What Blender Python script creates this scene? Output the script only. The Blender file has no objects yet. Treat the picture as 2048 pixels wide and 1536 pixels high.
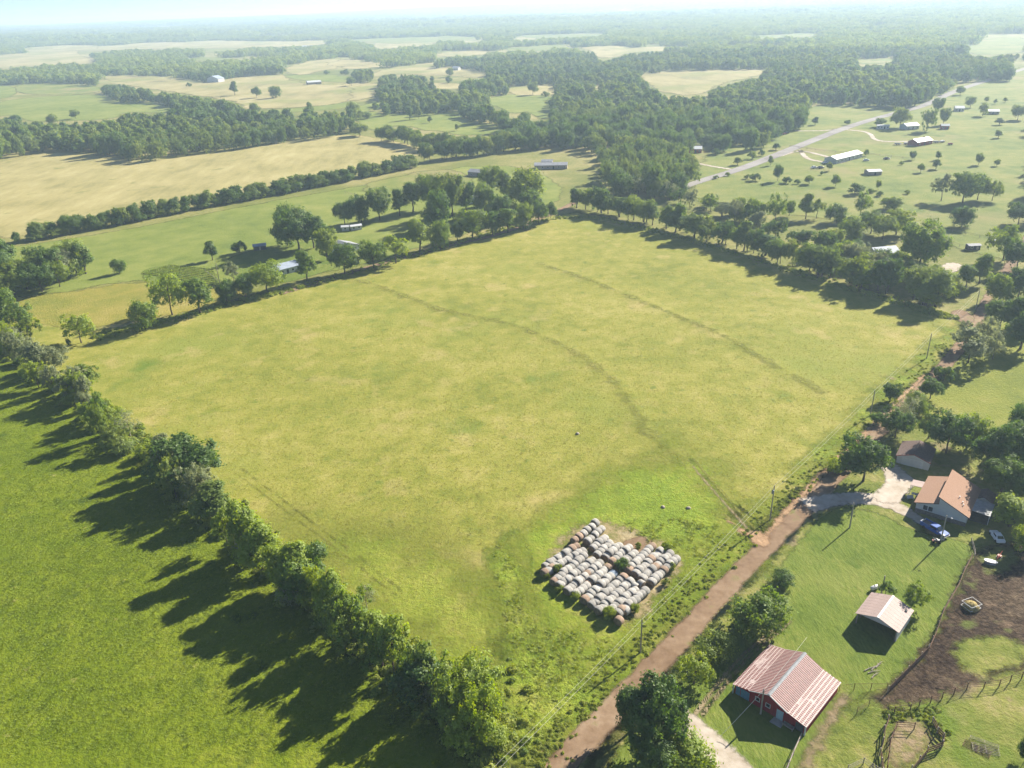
import bpy, math, random
import numpy as np
from mathutils import Vector, Matrix
random.seed(7); RNG = np.random.default_rng(7)
SC = bpy.context.scene; COL = SC.collection
# ---------------------------------------------------------------- camera
FPX, CAMH, ROLL, HOR = 1590.0, 105.0, math.radians(2.2), 7.0      # focal length in px of the 2048 px frame, height above the fields in m
PITCH = math.atan((768-HOR)*math.cos(ROLL)/FPX)
FW = np.array([0, math.cos(PITCH), -math.sin(PITCH)]); _u = np.array([0, math.sin(PITCH), math.cos(PITCH)])
IX = math.cos(ROLL)*np.array([1., 0, 0])-math.sin(ROLL)*_u; IU = math.sin(ROLL)*np.array([1., 0, 0])+math.cos(ROLL)*_u
cd = bpy.data.cameras.new('camera'); cam = bpy.data.objects.new('camera', cd); COL.objects.link(cam); SC.camera = cam
cd.sensor_width = 36.0; cd.lens = 36.0*FPX/2048; cd.clip_end = 60000; cd.clip_start = 0.5
cam.matrix_world = Matrix(((IX[0], IU[0], -FW[0], 0), (IX[1], IU[1], -FW[1], 0), (IX[2], IU[2], -FW[2], CAMH), (0, 0, 0, 1)))
# ---------------------------------------------------------------- sky, sun, exposure
SUN_EL, SUN_AZ = math.radians(29.0), math.radians(40.7)            # azimuth measured from +x towards +y
w = bpy.data.worlds.new('World'); SC.world = w; w.use_nodes = True
nt = w.node_tree; sky = nt.nodes.new('ShaderNodeTexSky'); sky.sky_type = 'NISHITA'; sky.sun_disc = False
sky.sun_elevation = SUN_EL; sky.sun_rotation = math.pi/2-SUN_AZ; sky.altitude = 300; sky.air_density = 0.5; sky.dust_density = 0.25; sky.ozone_density = 3.0
bg = nt.nodes['Background']; bg.inputs['Strength'].default_value = 0.06; nt.links.new(sky.outputs[0], bg.inputs['Color'])
sl = bpy.data.lights.new('sun', 'SUN'); sl.energy = 5.0; sl.angle = math.radians(0.5); sl.color = (1.0, 0.93, 0.81)
so = bpy.data.objects.new('sun', sl); COL.objects.link(so)
SD = Vector((math.cos(SUN_EL)*math.cos(SUN_AZ), math.cos(SUN_EL)*math.sin(SUN_AZ), math.sin(SUN_EL)))
so.rotation_euler = SD.to_track_quat('Z', 'Y').to_euler(); so.location = (200, 200, 300)
SC.render.engine = 'CYCLES'
vs = SC.view_settings; vs.view_transform = 'Standard'; vs.look = 'None'; vs.exposure = 1.52; vs.gamma = 1.0; vs.use_curve_mapping = False
cy = SC.cycles; cy.use_denoising = True; cy.max_bounces = 8; cy.diffuse_bounces = 2; cy.glossy_bounces = 2; cy.transmission_bounces = 3
cy.transparent_max_bounces = 8; cy.volume_bounces = 4; cy.use_adaptive_sampling = True; cy.adaptive_threshold = 0.02; cy.caustics_reflective = False; cy.caustics_refractive = False
try: cy.denoiser = 'OPENIMAGEDENOISE'; cy.denoising_input_passes = 'RGB_ALBEDO_NORMAL'; cy.denoising_prefilter = 'ACCURATE'
except Exception: pass
# ---------------------------------------------------------------- pixel <-> ground
def ray(x, y): return FW*FPX+(x-1024)*IX-(y-768)*IU
def G(x, y, z=0.0):
    d = ray(x, y); t = (z-CAMH)/d[2]; return np.array([d[0]*t, d[1]*t, z])
def proj(v):
    v = np.asarray(v, float)-np.array([0, 0, CAMH]); d = v@FW
    return np.stack([1024+FPX*(v@IX)/d, 768-FPX*(v@IU)/d], -1)
def depth(p): return float((np.asarray(p, float)-np.array([0, 0, CAMH]))@FW)
def hgt(b, tx, ty):                                               # height of something standing at b whose top shows at (tx, ty)
    d = ray(tx, ty); return CAMH+math.hypot(b[0], b[1])/math.hypot(d[0], d[1])*d[2]
def terrain(x, y):
    r = np.hypot(x, y); s = np.clip((r-1900)/3500, 0, 1); s = s*s*(3-2*s)
    h = 20+16*np.sin(x/1500+.6)*np.cos(y/2100)+9*np.sin(x/610+y/900+2)
    far = np.clip((r-7000)/4000, 0, 1); rd = np.clip((x-600)/2500, 0, 1)*np.clip((r-2500)/2500, 0, 1)
    return s*h*.8+far*42*(1+.3*np.sin(x/2600+1)+.12*np.sin(x/700+y/1100))+rd*22
# ---------------------------------------------------------------- mesh helpers
def new_mesh(name, v, f, mats=(), smooth=False, mi=None):
    me = bpy.data.meshes.new(name); me.from_pydata([tuple(map(float, p)) for p in v], [], [tuple(map(int, q)) for q in f])
    for m in mats: me.materials.append(m)
    if mi is not None: me.polygons.foreach_set('material_index', mi)
    if smooth: me.polygons.foreach_set('use_smooth', [True]*len(me.polygons))
    me.update(); return me
def np_mesh(name, v, q, mats=()):                                 # fast path: v (n,3), q (m,k) all faces with k corners
    me = bpy.data.meshes.new(name); k = q.shape[1]
    me.vertices.add(len(v)); me.vertices.foreach_set('co', np.ascontiguousarray(v, dtype=np.float32).ravel())
    me.loops.add(q.size); me.loops.foreach_set('vertex_index', np.ascontiguousarray(q, dtype=np.int32).ravel())
    me.polygons.add(len(q)); me.polygons.foreach_set('loop_start', np.arange(0, q.size, k, dtype=np.int32))
    me.update(calc_edges=True); me.validate()
    for m in mats: me.materials.append(m)
    return me
def link(name, me, parent=None):
    o = bpy.data.objects.new(name, me); COL.objects.link(o)
    if parent is not None: o.parent = parent
    return o
def tag(o, label=None, cat=None, group=None, kind=None):
    if label: o['label'] = label
    if cat: o['category'] = cat
    if group: o['group'] = group
    if kind: o['kind'] = kind
    return o
def thing(name, label, cat, loc=(0, 0, 0), rz=0.0, group=None, scale=None):
    o = bpy.data.objects.new(name, None); COL.objects.link(o); o.empty_display_size = .1
    o.location = loc; o.rotation_euler = (0, 0, rz)
    if scale is not None: o.scale = scale
    return tag(o, label, cat, group)
class MB:
    def __init__(s): s.v = []; s.f = []; s.m = []
    def add(s, v, f, m=0):
        n = len(s.v); s.v += [tuple(p) for p in v]; s.f += [tuple(i+n for i in q) for q in f]; s.m += [m]*len(f); return s
    def box(s, x0, x1, y0, y1, z0, z1, m=0):
        return s.add([(x0, y0, z0), (x1, y0, z0), (x1, y1, z0), (x0, y1, z0), (x0, y0, z1), (x1, y0, z1), (x1, y1, z1), (x0, y1, z1)],
                     [(0, 3, 2, 1), (4, 5, 6, 7), (0, 1, 5, 4), (1, 2, 6, 5), (2, 3, 7, 6), (3, 0, 4, 7)], m)
    def prism(s, poly, y0, y1, m=0):                              # polygon in x,z extruded along y
        n = len(poly); v = [(x, y0, z) for x, z in poly]+[(x, y1, z) for x, z in poly]
        return s.add(v, [tuple(range(n)), tuple(range(2*n-1, n-1, -1))]+[(i, i+n, (i+1) % n+n, (i+1) % n) for i in range(n)], m)
    def prismz(s, poly, z0, z1, m=0):
        n = len(poly); v = [(x, y, z0) for x, y in poly]+[(x, y, z1) for x, y in poly]
        return s.add(v, [tuple(range(n-1, -1, -1)), tuple(range(n, 2*n))]+[(i, (i+1) % n, (i+1) % n+n, i+n) for i in range(n)], m)
    def slab(s, a, b, c, d, t, m=0):                              # quad a b c d (counter-clockwise from above) thickened downwards by t
        a, b, c, d = (np.array(p, float) for p in (a, b, c, d)); n = np.cross(b-a, d-a); n = n/np.linalg.norm(n)*t
        return s.add([a-n, b-n, c-n, d-n, a, b, c, d], [(0, 3, 2, 1), (4, 5, 6, 7), (0, 1, 5, 4), (1, 2, 6, 5), (2, 3, 7, 6), (3, 0, 4, 7)], m)
    def tube(s, p0, p1, r0, r1=None, n=6, m=0, cap=True):
        r1 = r0 if r1 is None else r1; p0 = np.array(p0, float); p1 = np.array(p1, float); d = p1-p0; L = np.linalg.norm(d)
        if L < 1e-6: return s
        d /= L; a = np.cross(d, [0, 0, 1] if abs(d[2]) < .9 else [1, 0, 0]); a /= np.linalg.norm(a); b = np.cross(d, a)
        v = [p+r*(math.cos(2*math.pi*i/n)*a+math.sin(2*math.pi*i/n)*b) for p, r in ((p0, r0), (p1, r1)) for i in range(n)]
        f = [(i, (i+1) % n, (i+1) % n+n, i+n) for i in range(n)]
        if cap: f += [tuple(range(n-1, -1, -1)), tuple(range(n, 2*n))]
        return s.add(v, f, m)
    def poly(s, pts, r, n=5, m=0):
        for i in range(len(pts)-1): s.tube(pts[i], pts[i+1], r, r, n, m)
        return s
    def lathe(s, prof, n=10, c=(0, 0), m=0):                      # profile [(r, z)] about a vertical axis
        k = len(prof); v = [(c[0]+r*math.cos(2*math.pi*i/n), c[1]+r*math.sin(2*math.pi*i/n), z) for r, z in prof for i in range(n)]
        f = [(j*n+i, j*n+(i+1) % n, (j+1)*n+(i+1) % n, (j+1)*n+i) for j in range(k-1) for i in range(n)]
        return s.add(v, f+[tuple(range(n-1, -1, -1)), tuple(range((k-1)*n, k*n))], m)
    def build(s, name, mat, parent=None, smooth=False):
        mats = mat if isinstance(mat, (list, tuple)) else [mat]
        return link(name, new_mesh(name, s.v, s.f, mats, smooth, s.m), parent)
# ---------------------------------------------------------------- materials
def mat_new(name):
    m = bpy.data.materials.new(name); m.use_nodes = True; t = m.node_tree; t.nodes.clear()
    return m, t, (lambda k, **a: _nd(t, k, a)), t.links.new
def _nd(t, k, a):
    n = t.nodes.new('ShaderNode'+k)
    for x, y in a.items():
        if hasattr(n, x): setattr(n, x, y)
        else: n.inputs[x.replace('_', ' ')].default_value = y
    return n
def ramp(N, stops):
    r = N('ValToRGB'); e = r.color_ramp.elements
    while len(e) < len(stops): e.new(.5)
    for i, (p, c) in enumerate(stops): e[i].position = p; e[i].color = (*c, 1)
    return r
def plain(name, c, rough=.7, spec=.3, var=.12, scale=1.5, metal=0.0, c2=None, bump=0.0, bscale=8.0, stretch=None):
    m, t, N, L = mat_new(name); tc = N('TexCoord'); src = tc.outputs['Object']
    if stretch:
        mp = N('Mapping'); mp.inputs['Scale'].default_value = stretch; L(src, mp.inputs['Vector']); src = mp.outputs['Vector']
    n = N('TexNoise', Scale=scale, Detail=5.0, Roughness=.62); L(src, n.inputs['Vector'])
    c2 = c2 or tuple(x*(1-2.2*var) for x in c)
    r = ramp(N, [(.3, c2), (.62, c)]); L(n.outputs['Fac'], r.inputs['Fac'])
    p = N('BsdfPrincipled', Roughness=rough, Metallic=metal); p.inputs['Specular IOR Level'].default_value = spec
    L(r.outputs['Color'], p.inputs['Base Color'])
    if bump:
        n2 = N('TexNoise', Scale=bscale, Detail=4.0); L(src, n2.inputs['Vector']); b = N('Bump', Strength=1.0, Distance=bump); L(n2.outputs['Fac'], b.inputs['Height']); L(b.outputs['Normal'], p.inputs['Normal'])
    o = N('OutputMaterial'); L(p.outputs[0], o.inputs['Surface']); return m
def ground_mat(name, cols, big=.012, mid=.09, fine=.9, wts=(.45, .35, .2), bump=.25, edge=None, streak=None, pos=(.22, .42, .6, .8), extra=None):
    """soil / grass seen from the air: three octave bands of noise pick a colour; edge = (width, noise amount, noise scale) frays the outline"""
    m, t, N, L = mat_new(name); g = N('NewGeometry'); src = g.outputs['Position']; vec = src
    if streak:
        mp = N('Mapping'); mp.inputs['Rotation'].default_value = (0, 0, streak[0]); mp.inputs['Scale'].default_value = (1, streak[1], 1); L(src, mp.inputs['Vector']); vec = mp.outputs['Vector']
    acc = None
    for s, wt in ((big, wts[0]), (mid, wts[1]), (fine, wts[2])):
        n = N('TexNoise', Scale=s, Detail=6.0, Roughness=.6); L(vec if s != big else src, n.inputs['Vector'])
        mu = N('Math', operation='MULTIPLY'); mu.inputs[1].default_value = wt; L(n.outputs['Fac'], mu.inputs[0])
        if acc is None: acc = mu.outputs[0]
        else:
            ad = N('Math', operation='ADD'); L(acc, ad.inputs[0]); L(mu.outputs[0], ad.inputs[1]); acc = ad.outputs[0]
    mr = N('MapRange'); mr.inputs['From Min'].default_value = .3; mr.inputs['From Max'].default_value = .7; L(acc, mr.inputs['Value'])
    r = ramp(N, list(zip(pos, cols))); L(mr.outputs[0], r.inputs['Fac']); colour = r.outputs['Color']
    for (sc, lo, hi, c) in extra or ():
        n = N('TexNoise', Scale=sc, Detail=4.0, Roughness=.55); L(src, n.inputs['Vector']); q = N('MapRange'); q.inputs['From Min'].default_value = lo; q.inputs['From Max'].default_value = hi
        L(n.outputs['Fac'], q.inputs['Value']); mx = N('MixRGB'); mx.inputs['Color2'].default_value = (*c, 1); L(q.outputs[0], mx.inputs['Fac']); L(colour, mx.inputs['Color1']); colour = mx.outputs[0]
    p = N('BsdfPrincipled', Roughness=.95); p.inputs['Specular IOR Level'].default_value = .08; L(colour, p.inputs['Base Color'])
    nb = N('TexNoise', Scale=1.1, Detail=5.0, Roughness=.7); L(vec, nb.inputs['Vector']); b = N('Bump', Strength=1.0, Distance=bump); L(nb.outputs['Fac'], b.inputs['Height']); L(b.outputs['Normal'], p.inputs['Normal'])
    o = N('OutputMaterial')
    if edge:
        at = N('Attribute', attribute_name='sd'); ne = N('TexNoise', Scale=edge[2], Detail=5.0, Roughness=.65); L(src, ne.inputs['Vector'])
        ma = N('Math', operation='MULTIPLY_ADD'); ma.inputs[1].default_value = edge[1]*2; ma.inputs[2].default_value = -edge[1]; L(ne.outputs['Fac'], ma.inputs[0])
        ad = N('Math', operation='ADD'); L(at.outputs['Fac'], ad.inputs[0]); L(ma.outputs[0], ad.inputs[1])
        q = N('MapRange', interpolation_type='SMOOTHSTEP'); q.inputs['From Min'].default_value = -edge[0]; q.inputs['From Max'].default_value = edge[0]; L(ad.outputs[0], q.inputs['Value'])
        tr = N('BsdfTransparent'); mx = N('MixShader'); L(q.outputs[0], mx.inputs['Fac']); L(tr.outputs[0], mx.inputs[1]); L(p.outputs[0], mx.inputs[2]); L(mx.outputs[0], o.inputs['Surface'])
    else: L(p.outputs[0], o.inputs['Surface'])
    return m
def leaf_mat(name, a, b, c, trans=.95):
    """foliage: each plant and each spray takes its own mix of three greens; light passes through the leaves"""
    m, t, N, L = mat_new(name); oi = N('ObjectInfo'); at = N('Attribute', attribute_name='v')
    m1 = N('MixRGB'); m1.inputs['Color1'].default_value = (*a, 1); m1.inputs['Color2'].default_value = (*b, 1); L(oi.outputs['Random'], m1.inputs['Fac'])
    m2 = N('MixRGB'); L(at.outputs['Fac'], m2.inputs['Fac']); L(m1.outputs[0], m2.inputs['Color1']); m2.inputs['Color2'].default_value = (*c, 1)
    d = N('BsdfDiffuse', Roughness=.6); tr = N('BsdfTranslucent'); gl = N('BsdfGlossy', Roughness=.6); gl.inputs['Color'].default_value = (.9, .95, .8, 1)
    L(m2.outputs[0], d.inputs['Color'])
    hs = N('HueSaturation', Value=trans, Saturation=1.12, Hue=.487); L(m2.outputs[0], hs.inputs['Color']); L(hs.outputs[0], tr.inputs['Color'])
    x = N('AddShader'); L(d.outputs[0], x.inputs[0]); L(tr.outputs[0], x.inputs[1])
    y = N('MixShader', Fac=.025); L(x.outputs[0], y.inputs[1]); L(gl.outputs[0], y.inputs[2]); o = N('OutputMaterial'); L(y.outputs[0], o.inputs['Surface']); return m
LF = {
 'mid': leaf_mat('foliage_green', (.058, .115, .016), (.125, .168, .022), (.165, .200, .030)),
 'dark': leaf_mat('foliage_dark', (.032, .074, .015), (.066, .112, .020), (.100, .145, .026)),
 'light': leaf_mat('foliage_yellow_green', (.125, .180, .016), (.160, .210, .022), (.210, .245, .032)),
 'grey': leaf_mat('foliage_grey_green', (.115, .140, .060), (.140, .160, .070), (.185, .195, .095)),
 'wood': leaf_mat('foliage_wood', (.046, .096, .020), (.135, .170, .032), (.155, .190, .038)),
 'cedar': leaf_mat('foliage_cedar', (.026, .048, .016), (.036, .058, .020), (.052, .072, .026), .5),
 'grass': leaf_mat('grass_olive', (.190, .190, .030), (.215, .206, .038), (.240, .220, .052), .7),
 'lush': leaf_mat('grass_lush', (.098, .142, .004), (.112, .156, .006), (.130, .170, .009), .8),
 'weed': leaf_mat('weeds_green', (.115, .170, .014), (.150, .195, .020), (.215, .230, .042), .8),
}
BARK = plain('bark', (.13, .10, .075), .9, .1, .25, 3.0, bump=.03)
BARK_PALE = plain('bark_pale', (.30, .27, .22), .9, .1, .2, 3.0)
# ================================================================ GROUND
def inside(P, poly):
    x, y = P[:, 0], P[:, 1]; r = np.zeros(len(P), bool); n = len(poly)
    for i in range(n):
        x0, y0 = poly[i]; x1, y1 = poly[(i+1) % n]
        c = (y0 > y) != (y1 > y)
        with np.errstate(divide='ignore', invalid='ignore'): r ^= c & (x < (x1-x0)*(y-y0)/((y1-y0) if y1 != y0 else 1e-9)+x0)
    return r
def seg_dist(P, pts, closed=False):
    d = np.full(len(P), 1e9); n = len(pts)
    for i in range(n if closed else n-1):
        a = np.array(pts[i][:2], float); b = np.array(pts[(i+1) % n][:2], float); ab = b-a
        t = np.clip(((P-a)@ab)/max(ab@ab, 1e-9), 0, 1); d = np.minimum(d, np.hypot(*(P-(a+t[:, None]*ab)).T))
    return d
def chaikin(p, k=1, closed=True):
    p = [np.array(q, float) for q in p]
    for _ in range(k):
        q = [] if closed else [p[0]]
        for i in range(len(p) if closed else len(p)-1):
            a, b = p[i], p[(i+1) % len(p)]; q += [a*.75+b*.25, a*.25+b*.75]
        if not closed: q.append(p[-1])
        p = q
    return p
def gp(px): return [G(x, y)[:2] for x, y in px]
def sheet(name, poly, z, mat, cell, margin=3.0, zf=None, smooth=1):
    poly = chaikin(poly, smooth) if smooth else poly
    A = np.array(poly); lo = A.min(0)-margin; hi = A.max(0)+margin
    nx, ny = (np.ceil((hi-lo)/cell).astype(int)+1)
    gx = lo[0]+np.arange(nx)*cell; gy = lo[1]+np.arange(ny)*cell; X, Y = np.meshgrid(gx, gy); P = np.stack([X.ravel(), Y.ravel()], 1)
    sd = seg_dist(P, poly, True)*np.where(inside(P, poly), 1, -1)
    ok = (sd > -margin).reshape(ny, nx); q = ok[:-1, :-1] | ok[1:, :-1] | ok[:-1, 1:] | ok[1:, 1:]
    j, i = np.nonzero(q); a = j*nx+i; F = np.stack([a, a+1, a+nx+1, a+nx], 1)
    use = np.unique(F); mp = np.full(nx*ny, -1); mp[use] = np.arange(len(use)); P = P[use]; sd = sd[use]
    Z = terrain(P[:, 0], P[:, 1])+z+(zf(P) if zf is not None else 0)
    me = np_mesh(name, np.column_stack([P, Z]), mp[F], [mat]); at = me.attributes.new('sd', 'FLOAT', 'POINT'); at.data.foreach_set('value', np.clip(sd, -50, 50).astype(np.float32))
    me.polygons.foreach_set('use_smooth', [True]*len(me.polygons))
    return tag(link(name, me), kind='structure')
def strip_poly(pts, wd):
    pts = chaikin(pts, 2, False); wd = np.interp(np.linspace(0, 1, len(pts)), np.linspace(0, 1, len(wd)), wd); Lp, Rp = [], []
    for i, p in enumerate(pts):
        d = pts[min(i+1, len(pts)-1)]-pts[max(i-1, 0)]; d /= np.linalg.norm(d); n = np.array([-d[1], d[0]])*wd[i]/2; Lp.append(p+n); Rp.append(p-n)
    return Lp+Rp[::-1]
# one sheet to the horizon
rr = np.concatenate([np.arange(20, 900, 40), np.geomspace(900, 16000, 46)]); th = np.linspace(math.radians(18), math.radians(162), 121)
R_, T_ = np.meshgrid(rr, th, indexing='ij'); Xg = (R_*np.cos(T_)).ravel(); Yg = (R_*np.sin(T_)-60).ravel(); nT = len(th)
ii, jj = np.meshgrid(np.arange(len(rr)-1), np.arange(nT-1), indexing='ij'); a = (ii*nT+jj).ravel()
gm = ground_mat('pasture_ground', [(.10, .125, .025), (.16, .17, .04), (.26, .23, .085), (.36, .30, .14)], big=.0045, mid=.03, fine=.5, wts=(.5, .3, .2))
gme = np_mesh('ground', np.column_stack([Xg, Yg, terrain(Xg, Yg)-.02]), np.stack([a, a+nT, a+nT+1, a+1], 1)[:, ::-1], [gm])
gme.polygons.foreach_set('use_smooth', [True]*len(gme.polygons)); tag(link('ground', gme), kind='structure')
STRAW = [(.215, .195, .07), (.285, .25, .098), (.335, .288, .12), (.385, .335, .155)]
TAN = [(.19, .18, .07), (.28, .24, .10), (.34, .29, .13), (.40, .34, .17)]
PALEG = [(.100, .140, .026), (.150, .182, .038), (.195, .206, .050), (.240, .228, .076)]
GREENP = [(.105, .145, .024), (.150, .185, .034), (.190, .215, .046), (.235, .24, .065)]
MAIN = [(.148, .168, .024), (.205, .210, .034), (.250, .240, .048), (.318, .284, .082)]
LUSH = [(.080, .120, .005), (.116, .158, .008), (.146, .184, .011), (.190, .214, .022)]
LAWN = [(.078, .118, .016), (.108, .150, .022), (.142, .178, .030), (.20, .21, .055)]
DIRT = [(.15, .095, .055), (.20, .132, .08), (.245, .168, .105), (.31, .225, .15)]
GRAVEL = [(.30, .24, .175), (.38, .32, .25), (.45, .39, .32), (.52, .46, .39)]
MUD = [(.018, .011, .008), (.040, .026, .017), (.080, .055, .034), (.15, .11, .07)]
m_tan = ground_mat('hay_stubble', TAN, big=.006, mid=.04, edge=(4, 16, .03), streak=(.4, .35), extra=[(.008, .5, .66, (.20, .21, .06))])
m_straw = ground_mat('straw_field', STRAW, big=.02, mid=.12, edge=(1.5, 4, .2), streak=(1.25, .25), extra=[(.05, .62, .72, (.17, .18, .05))])
m_pale = ground_mat('pale_pasture', PALEG, big=.018, mid=.1, edge=(3, 8, .06), bump=.4, extra=[(.012, .55, .70, (.245, .21, .085)), (.03, .6, .7, (.10, .145, .025))])
m_green = ground_mat('green_pasture', GREENP, edge=(2, 5, .12))
m_main = ground_mat('mown_field', MAIN, big=.02, mid=.16, fine=1.0, wts=(.42, .34, .24), bump=.16, edge=(1.2, 4, .25), extra=[(.11, .58, .74, (.30, .265, .075)), (.25, .62, .72, (.135, .165, .026)), (.014, .54, .72, (.190, .215, .036)), (.035, .62, .74, (.110, .160, .020)), (.05, .60, .76, (.36, .29, .11))])
m_terr = ground_mat('rank_grass', [(.145, .168, .026), (.190, .202, .034), (.225, .224, .044), (.275, .255, .065)], mid=.3, edge=(2.2, 6.0, .12), bump=.25)
m_weed = ground_mat('weedy_ground', [(.135, .195, .018), (.180, .235, .024), (.230, .265, .034), (.31, .30, .075)], big=.04, mid=.25, edge=(4, 10, .12), bump=.6, extra=[(.09, .66, .74, (.30, .21, .12))])
m_lush = ground_mat('lush_pasture', LUSH, big=.03, mid=.2, fine=1.1, wts=(.42, .36, .22), bump=.4, edge=(1.5, 4, .2), extra=[(.022, .54, .70, (.15, .19, .016)), (.12, .60, .70, (.065, .10, .008)), (.3, .66, .74, (.24, .235, .06))])
m_lawn = ground_mat('lawn', LAWN, big=.05, mid=.25, fine=2.2, wts=(.36, .32, .32), bump=.25, edge=(.7, 1.6, .5), streak=(.8, .4), extra=[(.06, .54, .68, (.165, .19, .04)), (.15, .60, .72, (.075, .12, .014))])
m_dirt = ground_mat('red_dirt', DIRT, big=.06, mid=.4, bump=.05, edge=(.5, 1.0, .3), extra=[(.2, .60, .70, (.15, .15, .04))])
m_gravel = ground_mat('gravel', GRAVEL, big=.08, mid=.5, bump=.05, edge=(.5, 1.3, .5))
m_mud = ground_mat('trampled_mud', MUD, big=.06, mid=.3, fine=1.4, wts=(.35, .3, .35), bump=.5, edge=(1.2, 3.5, .3), extra=[(.075, .58, .64, (.10, .12, .03)), (.11, .62, .7, (.22, .155, .10))])
m_yard = ground_mat('rough_yard', [(.085, .11, .02), (.14, .165, .03), (.20, .205, .05), (.28, .24, .10)], big=.06, mid=.3, edge=(1, 3, .3), bump=.3, extra=[(.10, .58, .68, (.24, .17, .11)), (.05, .56, .66, (.11, .155, .02))])
m_mud_pale = ground_mat('pen_soil', [(.10, .12, .03), (.18, .165, .06), (.25, .19, .11), (.30, .23, .15)], mid=.4, edge=(1, 2.5, .3), bump=.3)
m_terr2 = ground_mat('pressed_grass', [(.14, .15, .026), (.175, .18, .032), (.20, .20, .038), (.23, .21, .05)], edge=(.35, .9, .3), bump=.2)
m_clay = ground_mat('clay', [(.24, .15, .08), (.33, .21, .12), (.40, .26, .15), (.44, .31, .19)], mid=.4, edge=(.7, 2.0, .3), bump=.2)
m_rut = ground_mat('wheel_rut', [(.14, .13, .05), (.22, .18, .09), (.28, .22, .13), (.34, .28, .18)], mid=.4, edge=(.3, .5, .5), bump=.05)
m_road = ground_mat('asphalt', [(.17, .155, .145), (.23, .21, .195), (.27, .25, .235), (.31, .29, .27)], big=.02, bump=.02, edge=(.3, .5, .3))
m_floor = ground_mat('woodland_floor', [(.03, .04, .012), (.05, .06, .018), (.08, .08, .028), (.12, .10, .04)], edge=(2, 5, .1))
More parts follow.
